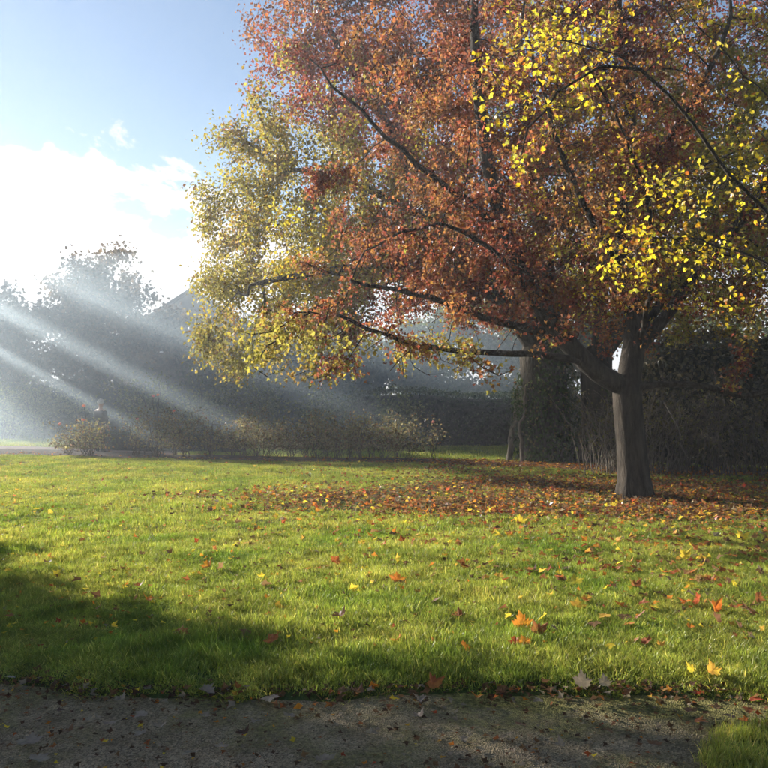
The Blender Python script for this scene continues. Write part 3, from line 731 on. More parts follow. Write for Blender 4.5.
def ivy(parent, base, h, rad, n, seed, name='ivy', col=(.05, .075, .022), size=.09, wob=.2):
    r = np.random.default_rng(seed); a = r.uniform(0, 6.283, n); z = r.uniform(-.1, h, n)
    rr = rad * (1 + wob * wnoise(np.stack([np.cos(a) * 2, np.sin(a) * 2, z * 1.3], -1), 1.2, seed, 2)) * (1.15 - .42 * z / h) + r.normal(size=n) * .05
    pos = np.stack([base[0] + np.cos(a) * rr, base[1] + np.sin(a) * rr, base[2] + z], -1)
    nrm = np.stack([np.cos(a), np.sin(a), r.normal(size=n) * .3 + .3], -1) + r.normal(size=(n, 3)) * .45
    tip = np.stack([-np.sin(a) * .3, np.cos(a) * .3, np.full(n, -1.)], -1) + r.normal(size=(n, 3)) * .5
    c = np.array(col) * r.uniform(.6, 1.5, (n, 1)); k = r.uniform(size=n) < .12; c[k] = np.array([.22, .19, .09]) * r.uniform(.6, 1.2, (k.sum(), 1))
    o = link(name, leaves_mesh(name, rel(pos, parent), size * r.uniform(.6, 1.3, n), tip, nrm, LEAF2, c, M_green), parent); o['kind'] = 'stuff'
ivy(old, OB, 3.4, .80, 8000, 5, wob=.3)
def lit_edge_stems(parent, base, h, rad, ang, seed, n=5):  # pale ivy stems whose colour stands in for the trunk's sunlit left edge
    r = np.random.default_rng(seed); ch = []
    for i in range(n):
        t = np.linspace(0, 1, 14); a = ang + r.normal() * .35 + np.cumsum(r.normal(size=14) * .05); rr = rad * (1.16 - .32 * t) + .06 + r.normal(size=14) * .02
        ch.append((np.stack([base[0] + np.cos(a) * rr, base[1] + np.sin(a) * rr, base[2] + t * h * r.uniform(.7, 1)], -1), np.linspace(.06, .03, 14)))
    V, Fc = tubes(ch, 6); o = link('lit_edge_stems', mesh_np('lit_edge_stems', rel(V, parent), Fc, M_deadstem), parent); o['kind'] = 'stuff'
lit_edge_stems(old, OB, 2.3, .84, math.radians(185), 3)

# --- second ivy-hung trunk beside it
TB = G(602, 464) ; D3 = TB[1]
sk3 = Skel()
sk3.poly([TB + (0, 0, -.3), P(601, 440, D3), P(598, 410, D3), P(596, 370, D3), P(600, 310, D3), P(605, 230, D3), P(600, 120, D3)], step=.35)
sk3.poly([P(597, 350, D3), P(640, 300, D3 + 1), P(700, 250, D3 + 1.5), P(770, 200, D3 + 2)], step=.4)
att = crown_points(1500, (TB[0] + 2.5, D3 + 1.5, 6.5), 6, 8, 3, 5, 6, 4.0, shell=2, seed=25, zmin=2.3)
sk3.grow(att, step=.45, di=4.0, dk=.8, iters=60, jit=.22, seed=3, first=6)
tree3 = build_tree('broad_tree', tuple(TB), sk3, .42, .007, 24000, .15, LEAF2, lambda p, r: np.where(r.uniform(size=(len(p), 1)) < .6, pick_from(BROWN, len(p), r), pick_from(OLIVE, len(p), r)) * r.uniform(.7, 1.1, (len(p), 1)),
                   'thinner ivy-hung trunk close behind the maple trunk, with brown crown', M_barkold, M_leaf, leaf_rmax=.03, spread=.22, seed=3, limb_r=.06)
ivy(tree3, TB, 2.6, .46, 2600, 8)
lit_edge_stems(tree3, TB, 2.2, .48, math.radians(190), 4, 4)

# ------------------------------------------------------------------ dark trees beyond the rose bed and off to the left
def dark_tree(name, x, y, h, r, n, label, cols, seed, base=.28, leaf=.24, zmin=1.0, shell=2.3, group=None, att_n=420, lean=0, cz=.58, twig_n=None, mat=None):
    rr = np.random.default_rng(seed)
    sk = Skel(); b = np.array([x, y, 0.])
    sk.poly([b + (0, 0, -.3), b + (.1 + lean * .2, 0, h * .2), b + (-.1 + lean * .6, .1, h * .45), b + (lean, 0, h * .72)], step=.45, wob=.03, rng=rr)
    att = crown_points(att_n, (x + lean * .6, y, h * cz), r, r, r, r, h * (1 - cz), h * cz - zmin, shell=shell, lump=.26, seed=seed, zmin=zmin)
    sk.grow(att, step=.45, di=3.5, dk=.8, iters=50, jit=.2, seed=seed, first=2)
    C = pal(cols)
    def colour(p, r):
        c = pick_from(C, len(p), r); return c * r.uniform(.6, 1.3, (len(p), 1))
    return build_tree(name, tuple(b), sk, base, .01, int(n * 1.7), leaf, LEAF2, colour, label, M_barkold, mat or M_leaf, group=group, leaf_rmax=.06, spread=.32, seed=seed, limb_r=.09, up=.4, clump=.8)
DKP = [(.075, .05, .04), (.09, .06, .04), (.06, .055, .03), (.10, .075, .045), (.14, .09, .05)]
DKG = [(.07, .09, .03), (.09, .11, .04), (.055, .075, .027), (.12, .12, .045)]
tagd = 'trees beyond the rose bed'
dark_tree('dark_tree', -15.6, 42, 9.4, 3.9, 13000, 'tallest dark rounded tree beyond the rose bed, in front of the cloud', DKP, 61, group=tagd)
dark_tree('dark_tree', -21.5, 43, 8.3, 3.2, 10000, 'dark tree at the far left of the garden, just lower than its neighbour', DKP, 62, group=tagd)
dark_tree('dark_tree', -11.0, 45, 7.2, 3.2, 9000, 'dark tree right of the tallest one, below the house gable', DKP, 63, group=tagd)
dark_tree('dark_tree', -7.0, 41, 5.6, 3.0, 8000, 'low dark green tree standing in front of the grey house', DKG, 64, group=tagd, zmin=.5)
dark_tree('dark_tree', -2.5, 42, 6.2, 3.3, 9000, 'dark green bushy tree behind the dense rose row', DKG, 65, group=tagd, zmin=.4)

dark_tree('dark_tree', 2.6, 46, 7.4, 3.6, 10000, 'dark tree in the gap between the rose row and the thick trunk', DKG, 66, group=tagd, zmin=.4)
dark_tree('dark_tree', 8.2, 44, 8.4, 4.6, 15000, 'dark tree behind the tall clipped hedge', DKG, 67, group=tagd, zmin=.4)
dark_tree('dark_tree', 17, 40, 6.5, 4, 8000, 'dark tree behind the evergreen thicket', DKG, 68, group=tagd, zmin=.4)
# ------------------------------------------------------------------ hedges and shrubs
def hedge(name, p0, p1, h, wdt, n, label, cols, seed, leaf=.07, cat='hedge', bump=.10, group=None, mat=None, zdrop=0):
    r = np.random.default_rng(seed); p0 = np.array(p0, float); p1 = np.array(p1, float)
    L = np.linalg.norm(p1 - p0); ux = (p1 - p0) / L; uy = np.array([-ux[1], ux[0]])
    root = empty(name, (*((p0 + p1) / 2), 0)); tag(root, label, cat, group)
    nx, nz = max(8, int(L / .35)), 9
    # inner mass: a rounded bank of dense twigs
    prof = [(-.5, 0), (-.5, .45), (-.47, .8), (-.36, .95), (0, 1.0), (.36, .95), (.47, .8), (.5, .45), (.5, 0)]
    V = []
    for i in range(nx + 1):
        t = i / nx
        k = .80 if 0 < i < nx else .6
        for (a, b) in prof:
            q = p0 + (p1 - p0) * t + uy * a * wdt * k
            V.append((q[0], q[1], b * h * (.9 if 0 < i < nx else .8)))
    V = np.array(V); V += (wnoise(V, 1.1, seed, 2) * bump)[:, None] * np.array([ux[0] * .3, .6, .5]); m = len(prof)
    idx = np.arange((nx + 1) * m).reshape(nx + 1, m)
    Q = [np.stack([idx[:-1, :-1], idx[1:, :-1], idx[1:, 1:], idx[:-1, 1:]], -1).reshape(-1, 4), idx[0][None, ::-1], idx[-1][None, :]]
    link('inner_growth', mesh_np('inner_growth', rel(V, root), Q, M_hedgein), root)
    # leaf skin
    t = r.uniform(0, 1, n); u = r.uniform(0, 1, n)
    pa = np.array(prof); seg = np.concatenate([[0], np.cumsum(np.hypot(*(np.diff(pa, axis=0) * np.array([wdt, h])).T))]); seg /= seg[-1]
    a = np.interp(u, seg, pa[:, 0]); b = np.interp(u, seg, pa[:, 1])
    q = p0 + (p1 - p0) * t[:, None] + uy * (a * wdt)[:, None]
    pos = np.stack([q[:, 0], q[:, 1], b * h], -1)
    nout = np.stack([uy[0] * a * 2, uy[1] * a * 2, np.clip(b - .7, 0, 1) * 3], -1)
    # end caps
    ne = n // 12; e = r.integers(0, 2, ne); a2 = r.uniform(-.5, .5, ne); z2 = r.uniform(0, h, ne) * (1 - .4 * np.abs(a2))
    qe = np.where(e[:, None] == 0, p0, p1) + uy * (a2 * wdt)[:, None]
    pos = np.concatenate([pos, np.stack([qe[:, 0], qe[:, 1], z2], -1)]); nout = np.concatenate([nout, np.where(e[:, None] == 0, -1, 1) * np.array([ux[0], ux[1], 0.])[None] * np.ones((ne, 1))])
    pos = pos + nout * (wnoise(pos, 1.1, seed, 2) * bump + r.normal(size=len(pos)) * .05)[:, None]
    N = len(pos); nrm = nout + r.normal(size=(N, 3)) * .6 + np.array([0, 0, .3]); tip = r.normal(size=(N, 3)) + nout * .6
    c = pal(cols)[r.integers(0, len(cols), N)] * r.uniform(.6, 1.35, (N, 1))
    o = link('foliage', leaves_mesh('foliage', rel(pos, root), leaf * r.uniform(.6, 1.4, N), tip, nrm, LEAF2, c, mat or M_green), root); o['kind'] = 'stuff'
    return root
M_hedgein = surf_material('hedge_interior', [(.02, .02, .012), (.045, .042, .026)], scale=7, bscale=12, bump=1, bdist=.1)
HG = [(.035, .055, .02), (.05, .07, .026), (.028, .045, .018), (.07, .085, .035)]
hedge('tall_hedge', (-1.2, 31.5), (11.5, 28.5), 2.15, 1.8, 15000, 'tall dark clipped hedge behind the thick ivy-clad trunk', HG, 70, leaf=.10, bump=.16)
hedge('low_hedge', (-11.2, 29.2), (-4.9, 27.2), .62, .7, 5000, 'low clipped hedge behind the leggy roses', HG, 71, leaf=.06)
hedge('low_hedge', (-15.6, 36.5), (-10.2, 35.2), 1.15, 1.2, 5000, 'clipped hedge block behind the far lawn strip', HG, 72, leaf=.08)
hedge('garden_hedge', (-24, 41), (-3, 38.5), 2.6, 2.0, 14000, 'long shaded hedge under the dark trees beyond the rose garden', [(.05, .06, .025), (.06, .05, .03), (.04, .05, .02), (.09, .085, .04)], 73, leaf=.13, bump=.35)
hedge('evergreen_thicket', (6.2, 19.6), (16, 17.6), 3.3, 2.4, 20000, 'tall dark evergreen thicket at the right edge beyond the maple', [(.11, .10, .055), (.14, .12, .075), (.09, .085, .05), (.18, .14, .09)], 74, leaf=.11, cat='shrubs', bump=.45)

def shrub(name, x, y, h, r, n, label, cols, seed, leaf=.09, group=None, stems=9, zmin=.15, spread=.14, mat=None, cat='shrub', sr=.014):
    rr = np.random.default_rng(seed); root = empty(name, (x, y, 0)); tag(root, label, cat, group); ch = []; tips = []
    for i in range(stems):
        a = rr.uniform(0, 6.283); o_ = rr.uniform(.2, 1.0) * r; hh = h * rr.uniform(.65, 1.0) * (1 - .25 * (o_ / r) ** 2)
        m = 8; t = np.linspace(0, 1, m)[:, None]
        p = np.array([x, y, -.05]) + np.concatenate([np.cos(a) * o_ * t ** 1.3, np.sin(a) * o_ * t ** 1.3, hh * t], 1) + np.concatenate([np.zeros((1, 3)), rr.normal(size=(m - 1, 3)) * .03 * h])
        p[:, :2] += rr.normal(size=2) * .12 * r; ch.append((p, sr * h * (1 - .75 * t[:, 0]) + .003))
        for j in range(4):
            k = rr.integers(3, m); d = rr.normal(size=3) * .3 * r + np.array([np.cos(a), np.sin(a), .6]) * .25 * r
            q = p[k] + np.linspace(0, 1, 4)[:, None] * d + np.concatenate([np.zeros((1, 3)), rr.normal(size=(3, 3)) * .02])
            ch.append((q, np.linspace(.006 * h, .003, 4))); tips += [q[1], q[2], q[3]]
        tips += list(p[3:])
    V, Fc = tubes(ch); o = link('stems', mesh_np('stems', rel(V, root), Fc, M_twig), root); o['kind'] = 'stuff'
    tips = np.array(tips); pos = tips[rr.integers(0, len(tips), n)] + rr.normal(size=(n, 3)) * spread * np.array([1, 1, .8]); pos[:, 2] = np.clip(pos[:, 2], zmin, None)
    tip = rr.normal(size=(n, 3)); tip[:, 2] -= .3; nrm = rr.normal(size=(n, 3)) * .7; nrm[:, 2] += .6
    c = pal(cols)[rr.integers(0, len(cols), n)] * rr.uniform(.6, 1.35, (n, 1))
    o = link('foliage', leaves_mesh('foliage', rel(pos, root), leaf * rr.uniform(.6, 1.3, n), tip, nrm, LEAF2, c, mat or M_leaf), root); o['kind'] = 'stuff'
    return root
SG = [(.16, .18, .07), (.22, .23, .10), (.13, .15, .06), (.28, .26, .12)]
for i, (px, py, D, h, r, lb) in enumerate([(36, 0, 37.5, 2.9, 1.5, 'pale green leafy shrub left of the standing person'), (8, 0, 37, 2.6, 1.3, 'shrub with pale leaves at the far left beyond the lawn strip'),
                                       (70, 0, 37, 1.8, 1.0, 'small shrub just left of the standing person, behind the flower'), (150, 0, 34, 3.0, 1.6, 'tall loose shrub right of the standing person'),
                                       (205, 0, 33, 2.4, 1.3, 'bushy green shrub behind the low hedge'), (270, 0, 32, 2.5, 1.5, 'round shrub beneath the drooping gold branches'),
                                       (330, 0, 31, 2.2, 1.4, 'dark shrub behind the middle of the dense rose row'), (405, 0, 30, 1.9, 1.2, 'shrub at the end of the dense rose row')]):
    shrub('garden_shrub', (px - 384) / F * D, D, h, r, 2600, lb, SG if i < 5 else DKG + SG[:2], 300 + i, leaf=.13, group='shrubs along the garden hedge', stems=11, spread=.24)

# ------------------------------------------------------------------ roses
rose_leaf_cols = [(.16, .16, .07), (.22, .19, .10), (.26, .20, .12), (.18, .11, .07), (.30, .26, .15)]
FLM = {k: leaf_material('petal_' + k, transl=.4, gloss=.04, use_attr=False, base=c, hue_noise=.04) for k, c in (('salmon', (.75, .26, .18)), ('pink', (.72, .32, .30)), ('yellow', (.8, .62, .10)))}
def flower_mesh(mat, seed):
    r = np.random.default_rng(seed); V = []; Fq = []; off = 0
    for ring, (n, rad, tilt) in enumerate(((6, 1.0, .5), (5, .7, .9), (4, .4, 1.3))):
        for i in range(n):
            a = i * 6.283 / n + ring * .5 + r.normal() * .1; ca, sa = math.cos(a), math.sin(a); w_ = rad * .6
            for (u, v_, z) in ((0, 0, 0), (.55, -w_, .3 * tilt), (1, 0, .6 * tilt), (.55, w_, .3 * tilt)):
                x_, y_ = u * rad, v_ if u == .55 else 0
                V.append((x_ * ca - y_ * sa, x_ * sa + y_ * ca, z)); 
            Fq.append((off, off + 1, off + 2, off + 3)); off += 4
    return mesh_np('bloom', np.array(V), np.array(Fq), mat, smooth=True)
blooms = {k: flower_mesh(m, 3) for k, m in FLM.items()}
def rose(px, D, h, r, n, label, seed, flowers=(), stems=9):
    x = (px - 384) / F * D; y = D
    root = shrub('rose_bush', x, y, h, r, int(n * .7), label, rose_leaf_cols, seed, leaf=.075, group='rose bushes in the long bed', stems=stems, zmin=.35, spread=.11, sr=.007)
    rr = np.random.default_rng(seed + 5)
    for kind, fx, fy in flowers:
        p = P(fx, fy, D - .1); q0 = np.array([x, y, h * .35]); t = np.linspace(0, 1, 6)[:, None]
        pts = q0 * (1 - t) + p * t + np.concatenate([np.zeros((1, 3)), rr.normal(size=(4, 3)) * .02, np.zeros((1, 3))])
        V, Fc = tubes([(pts, np.linspace(.008, .005, 6))])
        s = link('flower_stem', mesh_np('flower_stem', rel(V, root), Fc, M_twig), root)
        o = link('bloom', blooms[kind], s, rel(p, s)); o.scale = (.055,) * 3; o.rotation_euler = (.9, .2, rr.uniform(-.5, .5))
    return root
rose(88, 23.6, 1.25, .75, 1500, 'bushy rose with salmon blooms in front of the standing person', 401, [('salmon', 84, 406), ('pink', 60, 424), ('salmon', 83, 420), ('yellow', 68, 448), ('yellow', 99, 429)], 14)
rose(70, 23.9, .95, .55, 700, 'small thorny rose at the left end of the bed', 402, stems=9)
rose(136, 24.0, 1.5, .55, 700, 'leggy rose just right of the standing person', 403, [('pink', 137, 419)])
rose(157, 23.7, 2.0, .6, 800, 'tallest leggy rose with pinkish top leaves', 404, [('pink', 153, 396), ('salmon', 158, 395)])
rose(185, 23.4, 1.6, .6, 800, 'tall sparse rose in front of the end of the low hedge', 405, [('salmon', 174, 411)])
rose(212, 23.4, 1.2, .5, 450, 'thin bare-stemmed rose before the low hedge', 406)
rose(243, 23.2, 1.4, .55, 800, 'rose at the left end of the dense row', 407)
rose(268, 23.0, 1.3, .55, 900, 'second rose of the dense row from its left end', 408)
rose(292, 22.9, 1.35, .55, 1000, 'third rose of the dense row from its left end', 409)
rose(315, 22.8, 1.55, .55, 1100, 'tallest green-topped rose of the dense row', 410, [('pink', 325, 432)])
rose(338, 22.6, 1.3, .55, 1000, 'rose right of the tallest one in the dense row', 411)
rose(360, 22.5, 1.35, .5, 900, 'third rose of the dense row from its right end', 412)
rose(384, 22.3, 1.25, .5, 800, 'second rose of the dense row from its right end', 413)
rose(408, 22.0, 1.2, .5, 700, 'last rose at the right end of the dense row', 414)
rose(433, 22.6, 1.5, .3, 220, 'lone wispy rose stem right of the dense row', 415, [('pink', 433, 422)], stems=3)

rx = np.random.default_rng(55)
for i, (px, lb) in enumerate(((230, 'scraggly rose behind the left end of the dense row'), (256, 'back rose between the first and second of the dense row'), (281, 'back rose between the second and third of the dense row'), (304, 'back rose just left of the tallest green-topped one'),
                             (327, 'back rose just right of the tallest green-topped one'), (350, 'back rose two places right of the tallest green-topped one'), (372, 'back rose near the right end of the dense row'), (396, 'back rose behind the last two of the dense row'), (172, 'back rose between the two tall leggy ones'))):
    rose(px + rx.uniform(-4, 4), 23.6 + rx.uniform(-.4, .6), rx.uniform(1.0, 1.5), rx.uniform(.45, .65), int(rx.integers(600, 1000)), lb, 430 + i, stems=int(rx.integers(8, 13)))

# ------------------------------------------------------------------ brambles right of the maple trunk
def bramble(x, y, h, r, n, label, seed, mat, tubes_n=60, leaf_n=500, cat='bramble'):
    rr = np.random.default_rng(seed); root = empty('bramble_thicket', (x, y, 0)); tag(root, label, cat); ch = []; tips = []
    for i in range(tubes_n):
        a = rr.uniform(0, 6.283); b0 = rr.normal(size=2) * r * .45; L_ = h * rr.uniform(.7, 1.3); t = np.linspace(0, 1, 11)[:, None]
        dx = math.cos(a) * r * rr.uniform(.4, 1.2); dy = math.sin(a) * r * rr.uniform(.3, .8)
        k = rr.uniform(.55, 1.0)
        z = L_ * (t - k * .62 * t ** 2) * 1.25
        p = np.concatenate([x + b0[0] + dx * t ** 1.4, y + b0[1] + dy * t ** 1.4, z], 1)
        wv = np.cumsum(rr.normal(size=(11, 3)) * .035, axis=0); wv[0] = 0
        p = p + wv; p[:, 2] = np.clip(p[:, 2], 0.0, None)
        ch.append((p, np.linspace(.011, .004, 11) * rr.uniform(.6, 1.2))); tips += list(p[3:])
    V, Fc = tubes(ch); o = link('stems', mesh_np('stems', rel(V, root), Fc, mat), root); o['kind'] = 'stuff'
    tips = np.array(tips); pos = tips[rr.integers(0, len(tips), leaf_n)] + rr.normal(size=(leaf_n, 3)) * .08
    tip = rr.normal(size=(leaf_n, 3)); nrm = rr.normal(size=(leaf_n, 3)); nrm[:, 2] += .6
    c = pal([(.13, .11, .05), (.18, .14, .07), (.10, .09, .03), (.2, .19, .06)])[rr.integers(0, 4, leaf_n)]
    o = link('foliage', leaves_mesh('foliage', rel(pos, root), .06 * rr.uniform(.6, 1.4, leaf_n), tip, nrm, LEAF2, c, M_leaf), root); o['kind'] = 'stuff'
    return root
bramble(5.35, 17.6, 2.3, 1.0, 0, 'tangle of pale dry bramble stems beside the maple trunk', 501, M_deadstem, 130, 900)
bramble(6.6, 17.4, 2.6, 1.2, 0, 'darker arching brambles in front of the evergreen thicket', 502, M_twig, 110, 500)
bramble(8.2, 16.9, 2.3, 1.2, 0, 'brambles at the right edge under the low bough', 503, M_twig, 90, 500)
bramble(TB[0] + .5, TB[1] - .4, .8, .6, 0, 'low twiggy growth at the foot of the thinner ivy-hung trunk', 504, M_deadstem, 45, 250)
def stick(pts, r, label):
    pts = np.array(pts); V, Fc = tubes([(pts, np.linspace(r, r * .6, len(pts)))])
    c = pts.mean(0); tag(link('dead_branch', mesh_np('dead_branch', V - c, Fc, M_deadstem), None, c), label, 'branch', 'pale dead branches')
stick([P(664, 402, 16.6), P(672, 416, 16.5), P(678, 428, 16.5), P(682, 440, 16.45)], .018, 'long pale dead branch hanging in the brambles')
stick([P(679, 443, 16.4), P(683, 450, 16.4), P(688, 458, 16.4)], .016, 'short pale dead branch lower in the brambles')

# ------------------------------------------------------------------ buildings
def house():
    D = 60.; x0, x1, xp = -20.6, -8.6, -14.6; ze, zp = 6.45, 10.3; dep = 12
    root = empty('house', (xp, D, 0)); tag(root, 'grey house with a steep slate gable roof rising behind the dark trees', 'house')
    V = np.array([[x0, D, -.2], [x1, D, -.2], [x1, D, ze], [xp, D, zp], [x0, D, ze], [x0, D + dep, -.2], [x1, D + dep, -.2], [x1, D + dep, ze], [xp, D + dep, zp], [x0, D + dep, ze]])
    me = mesh_np('wall', rel(V, root), [np.array([[0, 1, 2, 3, 4], [6, 5, 9, 8, 7]]), np.array([[1, 6, 7, 2], [5, 0, 4, 9]])], M_render, smooth=False)
    link('wall', me, root)
    roof = None
    for sgn, xe in ((-1, x0), (1, x1)):
        ov = .45; sl = (zp - ze) / (xp - x0)
        xa = xe + sgn * ov; za = ze - ov * sl; t = .22
        v = []
        for yy in (D - .4, D + dep + .4):
            v += [[xp, yy, zp + .02], [xa, yy, za + .02], [xa, yy, za + t], [xp, yy, zp + t + .02]]
        f = np.array([[0, 1, 2, 3], [7, 6, 5, 4], [0, 4, 5, 1], [1, 5, 6, 2], [2, 6, 7, 3], [3, 7, 4, 0]])
        roof = link('roof', mesh_np('roof', rel(v, root), f, M_slate, smooth=False), root)
    link('finial', box_mesh('finial', -.14, .14, -.45, .3, zp + .2, zp + .5, M_slate), root)
    for (wx, wz) in ((-2.6, 4.2), (2.6, 4.2), (-2.6, 1.2), (2.6, 1.2)):
        f = link('window', box_mesh('window', wx - .7, wx + .7, -.06, .05, wz - .1, wz + 1.5, M_white), root)
        link('pane', box_mesh('pane', wx - .6, wx + .6, -.075, -.03, wz, wz + 1.4, M_glassdark), f)
    d = link('door', box_mesh('door', -.5, .5, -.06, .05, 0, 2.1, M_white), root)
house()
def shed():
    D = 37.; a = P(497, 397, D); root = empty('garden_shed', (a[0], D, 0)); tag(root, 'small garden shed with pale pitched roof behind the tall hedge', 'shed')
    zp = a[2]; w2 = 1.15; ze = zp - .95; dep = 2.6
    V = np.array([[-w2, 0, -.1], [w2, 0, -.1], [w2, 0, ze], [0, 0, zp - .05], [-w2, 0, ze], [-w2, dep, -.1], [w2, dep, -.1], [w2, dep, ze], [0, dep, zp - .05], [-w2, dep, ze]])
    link('wall', mesh_np('wall', V, [np.array([[0, 1, 2, 3, 4], [6, 5, 9, 8, 7]]), np.array([[1, 6, 7, 2], [5, 0, 4, 9]])], M_shedroof, smooth=False), root)
    for s in (-1, 1):
        v = []
        for yy in (-.12, dep + .12): v += [[0, yy, zp - .03], [s * (w2 + .15), yy, ze - .12], [s * (w2 + .15), yy, ze - .06], [0, yy, zp + .03]]
        link('roof', mesh_np('roof', np.array(v), np.array([[0, 1, 2, 3], [7, 6, 5, 4], [0, 4, 5, 1], [1, 5, 6, 2], [2, 6, 7, 3], [3, 7, 4, 0]]), M_shedroof, smooth=False), root)
    link('bargeboard', box_mesh('bargeboard', -.06, .06, -.16, -.10, zp - .25, zp + .02, M_white), root)
    link('door', box_mesh('door', -.4, .4, -.04, .02, 0, 1.0, M_white), root)
shed()

# ------------------------------------------------------------------ the person behind the rose
def person():
    D = 25.6; base = np.array([(100.5 - 384) / F * D, D, .02]); root = empty('person', tuple(base))
    tag(root, 'person with grey hair in dark coat standing behind the bushy rose', 'person')
    def skin(name, pts, edges, rads, mat, sub=2):
        me = bpy.data.meshes.new(name); me.from_pydata([tuple(p) for p in pts], edges, []); me.update()
        o = link(name, me, root); md = o.modifiers.new('skin', 'SKIN'); md.use_smooth_shade = True
        for v, r in zip(me.skin_vertices[0].data, rads): v.radius = (r, r) if np.isscalar(r) else r
        me.skin_vertices[0].data[0].use_root = True
        o.modifiers.new('sub', 'SUBSURF').levels = sub; o.modifiers['sub'].render_levels = sub
        me.materials.append(mat); return o
    # body (skin): pelvis root, spine, neck, head, arms with hands, legs
    pts = [(0, 0, .93), (0, 0, 1.12), (0, 0, 1.34), (0, .0, 1.46), (0, -.01, 1.53), (0, -.025, 1.62), (0, -.02, 1.70),
           (-.19, 0, 1.40), (-.25, .02, 1.13), (-.22, -.10, .90), (-.21, -.14, .82),
           (.19, 0, 1.40), (.26, .02, 1.14), (.20, -.16, 1.02), (.14, -.24, 1.04),
           (-.095, 0, .88), (-.105, -.01, .48), (-.11, .03, .08), (.095, 0, .88), (.11, -.01, .48), (.12, .03, .08)]
    ed = [(0, 1), (1, 2), (2, 3), (3, 4), (4, 5), (5, 6), (2, 7), (7, 8), (8, 9), (9, 10), (2, 11), (11, 12), (12, 13), (13, 14), (0, 15), (15, 16), (16, 17), (0, 18), (18, 19), (19, 20)]
    rd = [.14, .125, .14, .07, .052, .098, .085, .06, .045, .033, .03, .06, .045, .033, .03, .085, .06, .042, .085, .06, .042]
    skin('body', pts, ed, rd, M_skin)
    # coat over torso and arms
    cp = [(0, 0, .98), (0, 0, .80), (0, 0, 1.15), (0, 0, 1.36), (0, 0, 1.46), (-.20, 0, 1.355), (-.265, .02, 1.12), (-.235, -.10, .92), (.20, 0, 1.355), (.275, .02, 1.13), (.215, -.15, 1.03)]
    ce = [(0, 1), (0, 2), (2, 3), (3, 4), (3, 5), (5, 6), (6, 7), (3, 8), (8, 9), (9, 10)]
    skin('coat', cp, ce, [(.19, .19), (.20, .20), (.17, .17), (.15, .15), .075, .075, .068, .055, .075, .068, .055], M_coat)
    for s in (-1, 1):
        skin('trouser_leg', [(s * .095, 0, .86), (s * .108, -.01, .48), (s * .115, .03, .06)], [(0, 1), (1, 2)], [.105, .08, .07], M_trouser)
        skin('shoe', [(s * .115, .04, .05), (s * .12, -.08, .045), (s * .125, -.17, .035)], [(0, 1), (1, 2)], [.05, .048, .035], M_shoe, 1)
        for i in range(4):
            hx, hy, hz = ((-.21, -.14, .82) if s < 0 else (.14, -.24, 1.04)); ox = (i - 1.5) * .019
            d = np.array([0, -.03, -.085]) if s < 0 else np.array([-.06, -.03, -.01])
            q = np.array([hx, hy, hz]) + (np.array([ox, 0, -.01]) if s < 0 else np.array([-.01, 0, ox]))
            skin('finger', [q, q + d * .5, q + d * (.85 - .1 * abs(i - 1.3)) + np.array([0, -.012, -.006])], [(0, 1), (1, 2)], [.010, .009, .007], M_skin, 1)
        q = np.array([-.21, -.14, .82]) if s < 0 else np.array([.14, -.24, 1.04])
        skin('thumb', [q, q + np.array([s * -.03, -.02, -.02]), q + np.array([s * -.035, -.04, -.05])], [(0, 1), (1, 2)], [.012, .010, .008], M_skin, 1)
    # hair cap, ears, nose
    bm = bmesh.new(); bmesh.ops.create_icosphere(bm, subdivisions=3, radius=1)
    for v in bm.verts:
        n_ = 1 + .05 * mnoise.noise(v.co * 3); front = v.co.y < -.35 and v.co.z < .35
        k = .80 if front else 1.0
        v.co = Vector((v.co.x * .108 * n_ * k, -.01 + v.co.y * .118 * n_ * k, 1.68 + max(v.co.z, -.45) * .115 * n_))
    me = bpy.data.meshes.new('hair'); bm.to_mesh(me); bm.free(); me.materials.append(M_hair); link('hair', me, root)
    for s in (-1, 1): skin('ear', [(s * .09, -.01, 1.60), (s * .1, 0, 1.65)], [(0, 1)], [.016, .018], M_skin, 1)
    skin('nose', [(0, -.10, 1.65), (0, -.125, 1.615)], [(0, 1)], [.013, .017], M_skin, 1)
    skin('mouth', [(-.022, -.098, 1.572), (.022, -.098, 1.572)], [(0, 1)], [.007, .007], M_skin, 1)
    for s in (-1, 1): skin('eye', [(s * .034, -.098, 1.645), (s * .034, -.1, 1.648)], [(0, 1)], [.010, .009], M_shoe, 1)
    root.rotation_euler.z = math.radians(150)
person()

# ------------------------------------------------------------------ fallen leaves
FC = {'orange': (.54, .19, .035), 'amber': (.56, .31, .06), 'yellow': (.70, .52, .06), 'rust': (.30, .11, .045), 'red': (.36, .075, .035), 'brown': (.20, .11, .06), 'dark brown': (.10, .06, .04), 'pale grey': (.29, .235, .18)}
def flat_leaf_mat(nm, c):
    return leaf_material('fallen_' + nm.replace(' ', '_'), transl=.4, gloss=.10, rough=.5, use_attr=False, base=c, hue_noise=.16)
FM = {k: flat_leaf_mat(k, c) for k, c in FC.items()}
fall_mesh = {}
for k in FC:
    fall_mesh[k] = []
    for j in range(4):
        v, f = maple_template(.18 + .16 * j, seed=900 + j + hash_ if False else 900 + j); v = v - (0, .35, 0)
        if j == 3: v[:, 2] += .35 * np.abs(v[:, 0])            # folded
        fall_mesh[k].append(mesh_np('fallen_leaf', v, f, FM[k], smooth=False))
rf = np.random.default_rng(71)
def put_leaf(x, y, z, size, colour, label, group=None, tilt=.25, mesh=None, rot=None):
    o = link('fallen_leaf', fall_mesh[colour][rf.integers(0, 4) if mesh is None else mesh], None, (x, y, z))
    o.rotation_euler = rot or (rf.normal() * tilt, rf.normal() * tilt, rf.uniform(0, 6.283)); o.scale = (size,) * 3
    tag(o, label, 'leaf', group); return o
